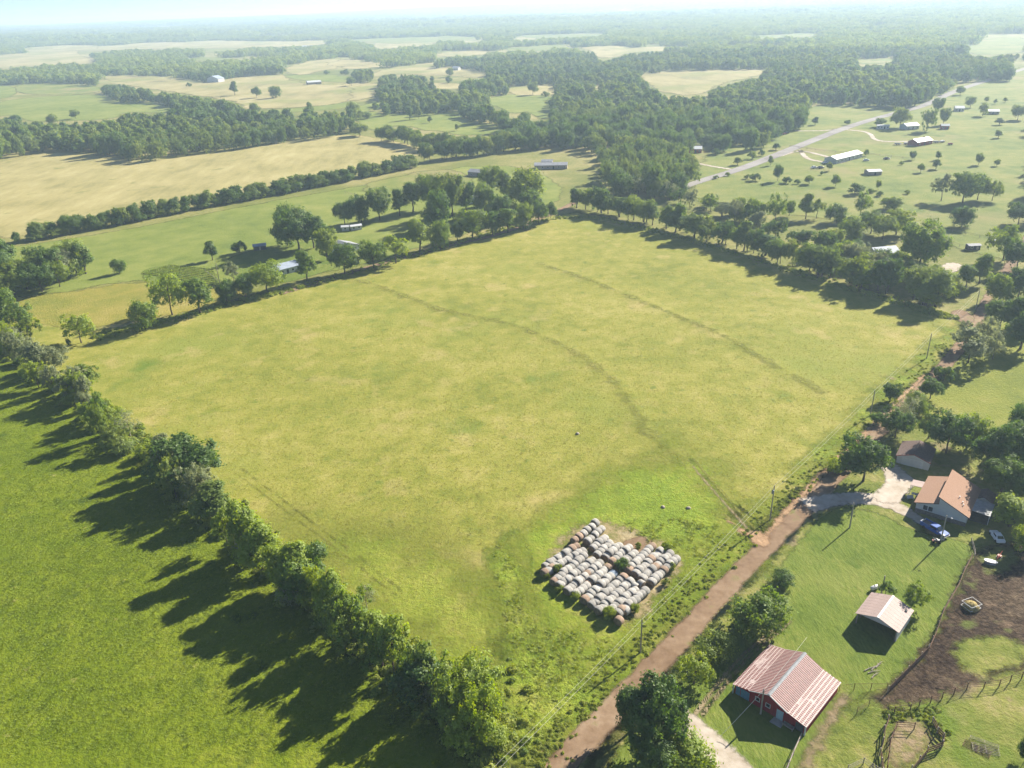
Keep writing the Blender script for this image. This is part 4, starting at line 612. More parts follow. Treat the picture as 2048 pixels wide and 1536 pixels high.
def rust_roof(name, cross):
    m, t, N, L = mat_new(name); tc = N('TexCoord'); sp = N('SeparateXYZ'); L(tc.outputs['Object'], sp.inputs[0]); oi = N('ObjectInfo')
    n = N('TexNoise', Scale=1.4, Detail=5.0, Roughness=.7); ad = N('VectorMath', operation='ADD'); L(tc.outputs['Object'], ad.inputs[0]); L(oi.outputs['Random'], ad.inputs[1]); L(ad.outputs[0], n.inputs['Vector'])
    r = ramp(N, [(.30, (.13, .04, .036)), (.60, (.25, .09, .075)), (.85, (.45, .27, .23))]); L(n.outputs['Fac'], r.inputs['Fac']); c = r.outputs['Color']
    if cross:
        mu = N('Math', operation='MULTIPLY'); mu.inputs[1].default_value = 1/.62; L(sp.outputs['X'], mu.inputs[0]); fr = N('Math', operation='FRACT'); L(mu.outputs[0], fr.inputs[0]); lt = N('Math', operation='LESS_THAN'); lt.inputs[1].default_value = .30; L(fr.outputs[0], lt.inputs[0])
        n3 = N('TexNoise', Scale=.35, Detail=3.0); g3 = N('NewGeometry'); L(g3.outputs['Position'], n3.inputs['Vector']); q = N('MapRange'); q.inputs['From Min'].default_value = .56; q.inputs['From Max'].default_value = .66; L(n3.outputs['Fac'], q.inputs['Value']); mxm = N('Math', operation='MAXIMUM'); L(lt.outputs[0], mxm.inputs[0]); L(q.outputs[0], mxm.inputs[1])
        mx = N('MixRGB'); mx.inputs['Color2'].default_value = (.58, .46, .42, 1); L(mxm.outputs[0], mx.inputs['Fac']); L(c, mx.inputs['Color1']); c = mx.outputs[0]
    p = N('BsdfPrincipled', Roughness=.6); p.inputs['Specular IOR Level'].default_value = .3; L(c, p.inputs['Base Color']); o = N('OutputMaterial'); L(p.outputs[0], o.inputs['Surface']); return m
RUST_X = rust_roof('rusted_roof_grid', True); RUST = rust_roof('rusted_roof', False); RIBM = plain('pale_roof_rib', (.56, .45, .41), .55, .3, .12, 2.0)
# ---------------------------------------------------------------- building helpers
def roof_panels(par, x0, z0, x1, z1, ya, yb, n, mats, rib=True, name='roof_panel', t=.04):
    """sheets laid side by side on one slope, from the upper edge (x0, z0) down to the lower edge (x1, z1)"""
    Ls = math.hypot(x1-x0, z1-z0); wd = (yb-ya)/n; ang = math.atan2(z0-z1, x1-x0) if x1 > x0 else math.atan2(z0-z1, x0-x1)
    mb = MB(); mb.box(0, Ls, .012, wd-.012, 0, t, 0)
    if rib:
        for yy in (.0, wd*.5): mb.box(0, Ls-.01, yy+.02, yy+.12, t, t+.03, 1)
    me = new_mesh(name, mb.v, mb.f, mats, False, mb.m)
    for i in range(n):
        o = link(name, me, par)
        if x1 > x0: o.location = (x0, ya+i*wd, z0); o.rotation_euler = (0, ang, 0)
        else: o.location = (x0, ya+(i+1)*wd, z0); o.rotation_euler = (0, ang, math.pi)
def window(par, x, z, w_, h_, y, face=-1, axis='y', fm=TRIM):
    """framed pane standing proud of a wall; axis y: the wall faces -y/+y at that y, axis x: at x=y"""
    mb = MB(); t = .06
    def bx(m_, a0, a1, c0, c1, d0, d1):
        lo, hi = sorted((y+face*d0, y+face*d1))
        if axis == 'y': m_.box(a0, a1, lo, hi, c0, c1)
        else: m_.box(lo, hi, a0, a1, c0, c1)
    f = .09; bx(mb, x-w_/2, x+w_/2, z+h_-f, z+h_, .0, t); bx(mb, x-w_/2, x+w_/2, z, z+f, .0, t+.03); bx(mb, x-w_/2, x-w_/2+f, z+f, z+h_-f, .0, t); bx(mb, x+w_/2-f, x+w_/2, z+f, z+h_-f, .0, t)
    o = mb.build('window', fm, par); g = MB(); bx(g, x-w_/2+f, x+w_/2-f, z+f, z+h_-f, .004, .02); g.build('pane', GLASS, o); return o
def door(par, x, w_, h_, y, mat, face=-1, axis='y', z=0.0, lines=0, name='door'):
    mb = MB(); lo, hi = sorted((y, y+face*.05))
    if axis == 'y': mb.box(x-w_/2, x+w_/2, lo, hi, z, z+h_)
    else: mb.box(lo, hi, x-w_/2, x+w_/2, z, z+h_)
    o = mb.build(name, mat, par)
    for i in range(lines):
        zz = z+h_*(i+.03)/lines; p = MB(); lo2, hi2 = sorted((y+face*.05, y+face*.075))
        if axis == 'y': p.box(x-w_/2+.05, x+w_/2-.05, lo2, hi2, zz, zz+h_/lines*.9)
        p.build('panel', mat, o)
    return o
def gable(name, label, cat, p1, p2, D, h, rise, wall, roof, ridge='x', group=None, wins=2, oh=.35, dr=True, wz=.9, chim=False):
    """plain gabled building from its front base edge p1-p2 (pixels) and its depth in metres"""
    a, b = G(*p1), G(*p2); W_ = float(np.hypot(*(b-a)[:2])); rz = math.atan2(b[1]-a[1], b[0]-a[0]); t = thing(name, label, cat, (a[0], a[1], .06), rz, group)
    mb = MB(); r = MB(); th_ = .14
    if ridge == 'x':
        mb.add(*_house(W_, D, h, rise)); m_ = D/2; k = rise/m_
        r.slab((-oh, -oh, h-k*oh+th_), (W_+oh, -oh, h-k*oh+th_), (W_+oh, m_, h+rise+th_), (-oh, m_, h+rise+th_), th_); r.slab((-oh, m_, h+rise+th_), (W_+oh, m_, h+rise+th_), (W_+oh, D+oh, h-k*oh+th_), (-oh, D+oh, h-k*oh+th_), th_)
    else:
        mb.prism([(0, 0), (W_, 0), (W_, h), (W_/2, h+rise), (0, h)], 0, D); m_ = W_/2; k = rise/m_
        r.slab((-oh, -oh, h-k*oh+th_), (m_, -oh, h+rise+th_), (m_, D+oh, h+rise+th_), (-oh, D+oh, h-k*oh+th_), th_); r.slab((m_, -oh, h+rise+th_), (W_+oh, -oh, h-k*oh+th_), (W_+oh, D+oh, h-k*oh+th_), (m_, D+oh, h+rise+th_), th_)
    mb.build('wall', wall, t); r.build('roof', roof, t)
    n = wins+(1 if dr else 0)
    for i in range(n):
        x = W_*(i+.5)/n
        if dr and i == n//2: door(t, x, min(1.0, W_*.3), min(2.0, h*.8), 0, DARKWALL if wall is not DARKWALL else GREYWOOD)
        else: window(t, x, wz, min(1.1, W_/n*.6), min(1.0, h*.42), 0)
    if chim: c = MB(); c.box(W_*.7-.3, W_*.7+.3, D*.5-.3, D*.5+.3, h+rise*.6, h+rise+.8); c.build('chimney', STONE, t)
    return t, W_
def _house(W_, D, h, rise):
    v = [(0, 0, 0), (W_, 0, 0), (W_, D, 0), (0, D, 0), (0, 0, h), (W_, 0, h), (W_, D, h), (0, D, h), (0, D/2, h+rise), (W_, D/2, h+rise)]
    return v, [(0, 1, 5, 4), (2, 3, 7, 6), (1, 2, 6, 9, 5), (3, 0, 4, 8, 7), (4, 5, 9, 8), (6, 7, 8, 9), (3, 2, 1, 0)]
# ================================================================ RED BARN
T = thing('barn', 'red barn with faded rusty striped metal roof and side lean-tos', 'barn', (34.9, 97.0, .07), math.radians(-45.5)); BW, BD = 12.8, 11.7
prof = [(.15, 1.95), (2.9, 2.62), (6.25, 4.12), (9.6, 2.62), (12.65, 1.95)]
mb = MB(); mb.prism([(2.9, 0), (2.9, 2.58), (6.25, 4.06), (9.6, 2.58), (9.6, 0)], 0, BD); mb.build('wall', REDB, T)
mb = MB(); mb.prism([(9.61, 0), (9.61, 2.52), (12.6, 1.88), (12.6, 0)], .06, BD-.06); mb.build('lean_to_wall', REDB, T)
mb = MB(); mb.prism([(.2, 0), (.2, 1.9), (2.89, 2.52), (2.89, 0)], .06, BD-.06); mb.build('lean_to_wall', REDB, T)
for i in range(14):                                                  # battens over the board joints
    xx = 3.1+i*.48; zt = 4.0-abs(xx-6.25)*.442; b_ = MB(); b_.box(xx, xx+.05, -.025, 0, .05, zt); b_.build('batten', REDB, T)
roof_panels(T, 2.9, 2.66, -.05, 1.96, -.35, BD+.3, 16, [RUST_X, RIBM]); roof_panels(T, 9.6, 2.66, 12.85, 1.92, -.35, BD+.3, 16, [RUST_X, RIBM])
roof_panels(T, 6.25, 4.16, 2.86, 2.67, -.35, BD+.3, 16, [RUST, RIBM]); roof_panels(T, 6.25, 4.16, 9.64, 2.67, -.35, BD+.3, 16, [RUST, RIBM])
mb = MB(); mb.add([(5.95, -.37, 4.14), (6.25, -.37, 4.29), (6.55, -.37, 4.14), (5.95, BD+.32, 4.14), (6.25, BD+.32, 4.29), (6.55, BD+.32, 4.14)], [(0, 1, 4, 3), (1, 2, 5, 4), (0, 2, 1), (3, 4, 5), (0, 3, 5, 2)]); mb.build('ridge_cap', METALG, T)
mb = MB(); mb.slab((2.85, -.42, 2.72), (6.25, -.42, 4.24), (6.25, -.36, 4.24), (2.85, -.36, 2.72), .16); mb.build('bargeboard', TRIM, T)
mb = MB(); mb.slab((6.25, -.42, 4.24), (9.65, -.42, 2.72), (9.65, -.36, 2.72), (6.25, -.36, 4.24), .16); mb.build('bargeboard', TRIM, T)
for x in (.85, 1.75, 2.55): door(T, x, .80, 1.75, .06, BLUED)
window(T, 4.35, 1.15, .85, .85, 0); window(T, 6.2, 1.1, .85, .85, 0); door(T, 8.3, 1.15, 1.95, 0, PALEBLUE); door(T, 11.6, 1.3, 1.55, .06, DARKWALL)
mb = MB(); mb.box(.02, .16, -.3, -.14, 0, 1.9); mb.build('corner_post', TRIM, T); mb = MB(); mb.box(12.55, 12.75, -.3, -.1, 0, 1.85); mb.build('corner_post', TRIM, T)
mb = MB(); mb.prismz([(7.4, -1.5), (9.3, -1.4), (9.2, -.1), (7.5, -.1)], 0, .08); tag(mb.build('concrete_pad', CONC, T))
a_ = thing('feed_trough', 'grey feed trough standing against the red barn wall', 'trough', T.matrix_basis @ Vector((10.1, -.55, 0)), T.rotation_euler.z)
mb = MB(); mb.box(-.9, .9, -.3, .3, .35, .42); mb.build('floor_board', GREYWOOD, a_)
for s_ in (-1, 1):
    mb = MB(); mb.box(-.9, .9, s_*.3-.03, s_*.3+.03, .35, .62); mb.build('side_board', GREYWOOD, a_)
    for q_ in (-.8, .8): mb = MB(); mb.box(q_-.05, q_+.05, s_*.24-.05, s_*.24+.05, 0, .35); mb.build('leg', GREYWOOD, a_)
# ================================================================ OPEN SHED
T = thing('open_shed', 'open-fronted shed with pinkish metal roof and white gable', 'shed', (61.4, 111.9, .07), math.radians(-44)); SW, SDp = 7.2, 7.1
mb = MB(); mb.box(SW-.12, SW, 0, SDp, 0, 2.4); mb.build('side_wall', WHITE, T); mb = MB(); mb.prism([(0, 0), (SW-.13, 0), (SW-.13, 2.4), (SW/2, 3.6), (0, 2.4)], SDp-.12, SDp); mb.build('back_wall', WHITE, T)
mb = MB(); mb.prism([(0, 2.38), (SW, 2.38), (SW/2, 3.6)], 0, .1); mb.build('gable_board', WHITE, T)
mb = MB(); mb.box(0, .1, 2.2, SDp-.13, 0, 2.38); mb.build('side_wall', METALG, T)
for x, y in ((.08, .12), (.08, 2.1), (SW-.2, .1)): mb = MB(); mb.box(x-.08, x+.08, y-.08, y+.08, 0, 2.38); mb.build('post', GREYWOOD, T)
roof_panels(T, SW/2, 3.66, -.25, 2.36, -.3, SDp+.25, 8, [PINKMETAL, PINKMETAL], rib=False); roof_panels(T, SW/2, 3.66, SW+.25, 2.36, -.3, SDp+.25, 8, [PINKMETAL, PINKMETAL], rib=False)
mb = MB(); mb.slab((SW/2-.18, -.31, 3.70), (SW/2+.18, -.31, 3.70), (SW/2+.18, SDp+.26, 3.70), (SW/2-.18, SDp+.26, 3.70), .03); mb.build('ridge_cap', TRIM, T)
mb = MB(); mb.box(0, .42, 0, .42, 0, .1); o = mb.build('roof_vent', DARKWALL, T); o.location = (SW-.9, 5.6, 2.86); o.rotation_euler = (0, .34, 0)
P_ = T.matrix_basis
for k_, (x, y, s_) in enumerate(((1.3, 5.0, 1.0), (3.6, 5.6, .8))):
    c_ = thing('storage_crate', ['large dark wooden crate stored at the back of the open shed', 'smaller dark wooden crate stored at the back of the open shed'][k_], 'crate', P_ @ Vector((x, y, 0)), T.rotation_euler.z)
    mb = MB(); mb.box(-.5*s_, .5*s_, -.4*s_, .4*s_, .08, .8*s_); mb.build('crate_body', GREYWOOD, c_)
    for q_ in (-.35, .35): mb = MB(); mb.box(q_*s_-.05, q_*s_+.05, -.4*s_, .4*s_, 0, .08); mb.build('skid', GREYWOOD, c_)
# ================================================================ GARAGE
T = thing('garage', 'white two-car garage with dark brown shingle roof', 'garage', (93.5, 166.3, .06), math.radians(-35)); W_, D_ = 7.2, 7.5
mb = MB(); mb.prism([(0, 0), (W_, 0), (W_, 2.2), (W_/2, 3.4), (0, 2.2)], 0, D_); mb.build('wall', WHITE, T)
for x0, z0, x1, z1 in ((W_/2, 3.52, -.3, 2.2), (W_/2, 3.52, W_+.3, 2.2)):
    mb = MB(); (mb.slab((x1, -.3, z1), (x0, -.3, z0), (x0, D_+.3, z0), (x1, D_+.3, z1), .1) if x1 < x0 else mb.slab((x0, -.3, z0), (x1, -.3, z1), (x1, D_+.3, z1), (x0, D_+.3, z0), .1)); mb.build('roof_slope', SHINGLE_D, T)
    mb = MB(); ya, yb = -.36, -.305; (mb.slab((x1, ya, z1), (x0, ya, z0), (x0, yb, z0), (x1, yb, z1), .16) if x1 < x0 else mb.slab((x0, ya, z0), (x1, ya, z1), (x1, yb, z1), (x0, yb, z0), .16)); mb.build('bargeboard', REDWALL, T)
door(T, 3.5, 4.7, 1.95, 0, TRIM, lines=4, name='garage_door')
# ================================================================ BROWN-ROOFED HOUSE
T = thing('house', 'white house with two brown shingle roof slopes and stone base', 'house', (88.4, 145.8, .06), math.radians(-38.5)); HW, HD = 10.0, 12.4
mb = MB(); mb.prism([(0, .0), (HW, .0), (HW, 2.62), (4.35, 5.25), (4.3, 3.85), (0, 2.55)], 0, HD); mb.build('wall', WHITE, T)
mb = MB(); mb.box(-.06, HW+.06, -.07, 0, 0, 1.0); mb.build('stone_base', STONE, T); mb = MB(); mb.box(-.07, 0, 0, HD, 0, 1.0); mb.build('stone_base', STONE, T)
mb = MB(); mb.slab((-.45, -.4, 2.52), (4.28, -.4, 3.98), (4.28, HD+.3, 3.98), (-.45, HD+.3, 2.52), .14); o = mb.build('lower_roof_slope', SHINGLE, T)
mb = MB(); mb.slab((3.95, -.25, 5.55), (HW+.45, -.25, 2.55), (HW+.45, HD+.9, 2.55), (3.95, HD+.9, 5.55), .14); rf = mb.build('upper_roof_slope', SHINGLE, T)
mb = MB(); mb.box(4.29, 4.34, 0, HD, 3.98, 5.20); mb.build('clerestory_wall', TRIM, T)
mb = MB(); mb.slab((3.9, -.31, 5.6), (HW+.5, -.31, 2.56), (HW+.5, -.26, 2.56), (3.9, -.26, 5.6), .2); mb.build('bargeboard', SHINGLE_D, T)
mb = MB(); mb.slab((-.5, -.46, 2.52), (4.28, -.46, 4.0), (4.28, -.41, 4.0), (-.5, -.41, 2.52), .18); mb.build('bargeboard', SHINGLE_D, T)
for x in (1.9, 2.85): window(T, x*1.1-.2, 1.15, 1.05, 1.3, 0)
for (x, y) in ((7.4, 4.5), (8.6, 2.6), (8.3, 3.4)): mb = MB(); zz = 5.55-(x-3.95)*3.0/6.5; mb.lathe([(.09, zz-.05), (.09, zz+.35), (.14, zz+.36), (.14, zz+.42)], 8, (x, y)); mb.build('roof_vent', TRIM, rf)
mb = MB(); mb.slab((HW+.05, 3.1, 2.62), (HW+3.9, 3.1, 2.42), (HW+3.9, 8.6, 2.42), (HW+.05, 8.6, 2.62), .08); mb.build('porch_roof', METALG, T)
for x, y in ((HW+3.75, 3.25), (HW+3.75, 5.9), (HW+3.75, 8.45)): mb = MB(); mb.box(x-.06, x+.06, y-.06, y+.06, 0, 2.36); mb.build('porch_post', TRIM, T)
mb = MB(); mb.box(HW+.02, HW+3.85, 3.2, 8.5, 0, .12); mb.build('porch_floor', DARKWALL, T)
mb = MB(); mb.prism([(HW+.02, 0), (HW+3.2, 0), (HW+3.2, 2.2), (HW+1.6, 3.0), (HW+.02, 2.2)], 9.4, 13.2); mb.build('annexe_wall', WHITE, T)
mb = MB(); mb.slab((HW-.2, 9.1, 2.2), (HW+1.6, 9.1, 3.14), (HW+1.6, 13.5, 3.14), (HW-.2, 13.5, 2.2), .1); mb.slab((HW+1.6, 9.1, 3.14), (HW+3.5, 9.1, 2.1), (HW+3.5, 13.5, 2.1), (HW+1.6, 13.5, 3.14), .1); mb.build('annexe_roof', SHINGLE_D, T)
mb = MB(); mb.slab((-2.9, 6.8, 2.3), (-.46, 6.8, 2.5), (-.46, 9.6, 2.5), (-2.9, 9.6, 2.3), .08); mb.build('awning', PINKMETAL, T)
for y in (6.95, 9.45): mb = MB(); mb.box(-2.8, -2.68, y-.06, y+.06, 0, 2.24); mb.build('awning_post', TRIM, T)
PM = T.matrix_basis
c_ = thing('patio_chair', 'white patio seat on the drive beside the brown-roofed house', 'chair', PM @ Vector((-2.0, 4.4, .06)), T.rotation_euler.z+.6)
mb = MB(); mb.box(-.7, .7, -.3, .3, .4, .46); mb.build('seat', TRIM, c_); mb = MB(); mb.box(-.7, .7, .27, .33, .46, .95); mb.build('backrest', TRIM, c_)
for x in (-.62, .62):
    for y in (-.25, .25): mb = MB(); mb.box(x-.04, x+.04, y-.04, y+.04, 0, .4); mb.build('leg', TRIM, c_)
c_ = thing('garden_table', 'pale square table under the awning of the brown-roofed house', 'table', PM @ Vector((-1.4, 6.1, .06)), T.rotation_euler.z)
mb = MB(); mb.box(-.75, .75, -.45, .45, .7, .76); mb.build('table_top', TRIM, c_)
for x in (-.65, .65):
    for y in (-.36, .36): mb = MB(); mb.box(x-.04, x+.04, y-.04, y+.04, 0, .7); mb.build('leg', GREYWOOD, c_)
# ================================================================ FAR BUILDINGS
gable('house', 'long low house with blue-grey roof behind the farm lane trees', 'house', (540, 557), (602, 541), 8, 2.6, 1.5, WHITE, BLUEROOF, wins=5)
gable('shed', 'small dark shed with pale roof shaded by large trees', 'shed', (508, 502), (533, 499), 3.5, 2.1, .7, DARKWALL, BLUEROOF, wins=0)
gable('shed', 'white box shed by the grove, the smaller of two', 'shed', (684, 463), (698, 462), 3.0, 2.2, .5, WHITE, TINROOF, wins=1, dr=False)
gable('shed', 'white box shed by the grove, the longer of two', 'shed', (703, 462), (724, 459), 3.0, 2.2, .5, WHITE, TINROOF, wins=2, dr=False)
gable('house', 'grey-roofed house half hidden by the farm lane trees', 'house', (676, 511), (719, 500), 8, 2.7, 2.0, WHITE, GREYROOF, ridge='y', wins=2)
gable('barn', 'small weathered grey barn at the far corner of the property', 'barn', (936, 352), (962, 354), 8, 2.8, 1.3, GREYWOOD, GREYROOF, wins=1)
gable('shed', 'silver metal lean-to beside the small weathered barn', 'shed', (968, 354), (988, 350), 5, 2.2, .6, METALG, TINROOF, wins=0)
gable('shed', 'white tall shed half hidden in the grove', 'shed', (938, 408), (952, 408), 5, 3.4, 1.2, WHITE, TINROOF, ridge='y', wins=1, dr=False)
gable('barn', 'long low barn at the wood edge beyond the far corner', 'barn', (1069, 339), (1134, 338), 9, 2.6, 1.2, GREYWOOD, GREYROOF, wins=5)
gable('shed', 'grey loft shed standing behind the long low barn', 'shed', (1083, 334), (1104, 334), 6, 3.6, 1.0, GREYWOOD, GREYROOF, wins=1)
gable('house', 'white-roofed red house at the wood edge by the lane', 'house', (1371, 306), (1403, 306), 9, 2.8, 1.4, REDWALL, TINROOF, wins=3)
gable('house', 'white-roofed long house tucked against the wood', 'house', (1521, 271), (1558, 270), 9, 2.8, 1.6, WHITE, TINROOF, wins=3)
gable('shed', 'blue-grey roofed shed behind the house against the wood', 'shed', (1543, 261), (1563, 261), 7, 2.6, 1.0, WHITE, BLUEROOF, wins=1)
gable('house', 'long white house with white roof on the lane loop', 'house', (1672, 328), (1724, 315), 9, 2.9, 1.6, WHITE, TINROOF, wins=6)
gable('shed', 'low white-roofed open shed on the pasture', 'shed', (1737, 351), (1763, 350), 7, 2.2, .7, GREYWOOD, TINROOF, wins=0)
gable('house', 'red and white house among scrap in the pasture', 'house', (1834, 293), (1864, 288), 8, 2.9, 1.8, REDWALL, TINROOF, wins=2, chim=True)
gable('trailer', 'white house trailer beside the paved road', 'trailer', (1754, 258), (1778, 258), 4, 2.7, .4, WHITE, TINROOF, wins=3)
gable('house', 'white house between trees beyond the paved road', 'house', (1813, 260), (1838, 258), 9, 2.9, 1.8, WHITE, TINROOF, wins=2)
gable('shed', 'small red shed in the pasture beyond the paved road', 'shed', (1882, 259), (1898, 259), 5, 2.8, 1.2, REDWALL, TINROOF, wins=1)
gable('house', 'pale house beyond the bend of the paved road', 'house', (1910, 223), (1928, 223), 8, 2.8, 1.6, WHITE, TINROOF, wins=2)
gable('barn', 'long white-roofed shed on the far pasture beyond the road bend', 'barn', (1973, 229), (1998, 229), 8, 2.6, 1.2, GREYWOOD, TINROOF, wins=2)
gable('house', 'small white house with blue-grey roof under the big full tree', 'house', (1752, 520), (1798, 516), 8, 2.6, 1.7, WHITE, BLUEROOF, wins=3)
gable('trailer', 'small dark trailer on the green paddock', 'trailer', (1937, 501), (1960, 500), 3, 2.0, .4, DARKWALL, GREYROOF, wins=1)
gable('church', 'white country church with pale blue roof in the far field', 'church', (415, 165), (437, 165), 16, 6.0, 4.5, WHITE, BLUEROOF, ridge='y', wins=2, wz=2.0)
gable('barn', 'long pale barn in the far field near the church', 'barn', (616, 170), (643, 168), 12, 3.5, 2.0, GREYWOOD, TINROOF, wins=3)
gable('barn', 'far white barn at the edge of the hazy wood', 'barn', (602, 97), (622, 97), 18, 5, 3, WHITE, TINROOF, wins=3)
gable('house', 'white farmhouse under trees in the far tan field', 'house', (904, 141), (916, 141), 10, 4, 2.5, WHITE, TINROOF, wins=2)
# ================================================================ HAY BALES
def bale_mat(name, a, b, end):
    m, t, N, L = mat_new(name); tc = N('TexCoord'); oi = N('ObjectInfo'); n = N('TexNoise', Scale=1.7, Detail=6.0, Roughness=.7); ad = N('VectorMath', operation='ADD'); sc_ = N('Math', operation='MULTIPLY'); sc_.inputs[1].default_value = 37.0; L(oi.outputs['Random'], sc_.inputs[0]); L(tc.outputs['Object'], ad.inputs[0]); L(sc_.outputs[0], ad.inputs[1]); L(ad.outputs[0], n.inputs['Vector'])
    r = ramp(N, [(.32, b), (.60, a)]); L(n.outputs['Fac'], r.inputs['Fac'])
    br = N('MapRange'); br.inputs['To Min'].default_value = .78; br.inputs['To Max'].default_value = 1.12; L(oi.outputs['Random'], br.inputs['Value']); hs = N('HueSaturation'); L(br.outputs[0], hs.inputs['Value']); L(r.outputs['Color'], hs.inputs['Color'])
    p = N('BsdfPrincipled', Roughness=.85); p.inputs['Specular IOR Level'].default_value = .15; L(hs.outputs[0], p.inputs['Base Color']); n2 = N('TexNoise', Scale=9.0, Detail=4.0); L(tc.outputs['Object'], n2.inputs['Vector']); bu = N('Bump', Strength=1.0, Distance=.05); L(n2.outputs['Fac'], bu.inputs['Height']); L(bu.outputs['Normal'], p.inputs['Normal'])
    o = N('OutputMaterial'); L(p.outputs[0], o.inputs['Surface']); return m
BG = bale_mat('weathered_bale', (.425, .405, .37), (.28, .262, .23), None); BB = bale_mat('rotten_bale', (.36, .26, .19), (.23, .16, .11), None); BU = bale_mat('blue_wrapped_bale', (.30, .36, .42), (.20, .25, .30), None); BEND = plain('bale_end', (.27, .21, .15), .95, .05, .3, 3.0, bump=.05)
def bale_mesh(seed, mat, n=18):
    rng = np.random.default_rng(seed); pr = [(-.66, .70), (-.62, .82), (-.50, .875), (-.2, .90), (.2, .90), (.5, .875), (.62, .82), (.66, .70)]; V = []; F = []; MI = []
    lump = 1+.035*np.cumsum(rng.normal(size=n))/3; lump -= np.linspace(0, lump[-1]-lump[0], n)
    for (x, r) in pr:
        for i in range(n):
            a_ = 2*math.pi*i/n; rr__ = r*lump[i]; z_ = .86+rr__*math.sin(a_)*(.98 if math.sin(a_) > 0 else .97); V.append((x*(1+.02*rng.normal()), rr__*math.cos(a_), max(z_, 0.0)))
    for j in range(len(pr)-1):
        for i in range(n): F.append((j*n+i, j*n+(i+1) % n, (j+1)*n+(i+1) % n, (j+1)*n+i)); MI.append(0 if 0 < j < len(pr)-2 else 1)
    F += [tuple(range(n-1, -1, -1)), tuple(range((len(pr)-1)*n, len(pr)*n))]; MI += [1, 1]; return new_mesh('hay_bale', V, F, [mat, BEND], True, MI)
BM = {'g': [bale_mesh(s, BG) for s in (1, 2, 3)], 'b': [bale_mesh(s, BB) for s in (4, 5)], 'u': [bale_mesh(6, BU)]}
ZB = lambda x, y: G(1000+x/4.518, 980+y/4.518, .9)                    # centres of the bales, .9 m above the ground
ROWS = [((675, 452), (862, 300), 6, 'bbgggg'), ((790, 466), (916, 346), 5, ''), ((840, 517), (946, 430), 5, ''), ((884, 585), (992, 484), 5, ''), ((960, 595), (1072, 502), 5, ''), ((1010, 645), (1164, 518), 6, 'bggggg'), ((1125, 640), (1215, 570), 4, ''),
        ((1165, 722), (1372, 508), 9, 'bgggggggb'), ((1228, 752), (1445, 556), 9, ''), ((1290, 792), (1535, 575), 10, 'ggggbggggg'), ((1370, 828), (1586, 622), 9, 'ggggbgggg'), ((413, 682), (686, 505), 9, 'gggggggbb'), ((402, 745), (742, 550), 11, 'bgbgggggggg'),
        ((490, 822), (752, 596), 10, 'bggggggggg'), ((545, 852), (836, 636), 11, ''), ((615, 905), (902, 664), 11, ''), ((690, 932), (972, 700), 11, 'ggggbgggggb'), ((768, 987), (1022, 754), 10, 'bggggggggu'), ((836, 1032), (1112, 790), 11, 'ggggggggggb'), ((895, 1082), (1172, 832), 11, ''), ((985, 1098), (1215, 902), 9, ''), ((1070, 1112), (1310, 910), 9, 'gbggggggg')]
NB = 0
def bale(p, ang, k, label, group):
    global NB
    o = link('hay_bale', BM[k][NB % len(BM[k])]); o.location = (p[0], p[1], .035); o.rotation_euler = (0, 0, ang); s_ = random.uniform(.90, 1.06); o.scale = (random.uniform(.92, 1.02), s_*random.uniform(1, 1.08), s_*random.uniform(.84, 1.04)); NB += 1; return tag(o, label, 'hay bale', group)
ORD = 'first second third fourth fifth sixth seventh eighth ninth tenth eleventh'.split()
for ri, (a, b, n, ks) in enumerate(ROWS):
    where = f'in the {ORD[21-ri]} row counted from the lone brown bale' if ri > 10 else f'in the {ORD[ri]} row of the block behind the leafy bush'
    A, B_ = ZB(*a), ZB(*b); ang = math.atan2(B_[1]-A[1], B_[0]-A[0])
    for i in range(n):
        p = A+(B_-A)*(i/(n-1)); nn = np.array([-math.sin(ang), math.cos(ang)])*random.uniform(-.12, .12); k = ks[i] if i < len(ks) else ('b' if random.random() < .06 else 'g')
        lab, gr = {'g': ('weathered grey round hay bale '+where, 'grey round bales in rows'), 'b': ('rotting brown round hay bale '+where, 'brown round bales in rows'), 'u': ('bluish plastic-wrapped round hay bale at the end of a row', None)}[k]
        bale((p[0]+nn[0], p[1]+nn[1]), ang+random.uniform(-.07, .07), k, lab, gr)
bale(ZB(1075, 1178), .9, 'b', 'lone brown round hay bale apart from the end of the rows', None); bale(ZB(1222, 868), 2.4, 'g', 'grey round hay bale turned crosswise between two blocks of rows', 'bales turned crosswise'); bale(ZB(1276, 848), 2.3, 'g', 'grey round hay bale turned crosswise between two blocks of rows', 'bales turned crosswise'); bale(ZB(1135, 1085), .7, 'g', 'sagging grey round hay bale half hidden by weeds at the row end', None)
for i, (x, y, s_) in enumerate([(1100, 700, 2.6), (525, 715, 2.0), (680, 955, 1.7), (545, 895, 1.6), (980, 1125, 2.4), (1560, 695, 1.8), (1500, 525, 2.2), (1500, 830, 1.6), (1210, 1070, 1.7), (420, 770, 1.3), (1320, 655, 1.4), (1255, 500, 1.5)]):
    p = ZB(x, y); tree(p, s_*1.25, s_*1.0, 'bush1' if i % 2 else 'bush2', 'dark' if i == 0 else 'weed', 'dark leafy bush sprouting in the middle of the hay bales' if i == 0 else 'green weed bush growing up between the hay bales', None if i == 0 else 'weed bushes among the hay bales', name='bush', cat='bush')
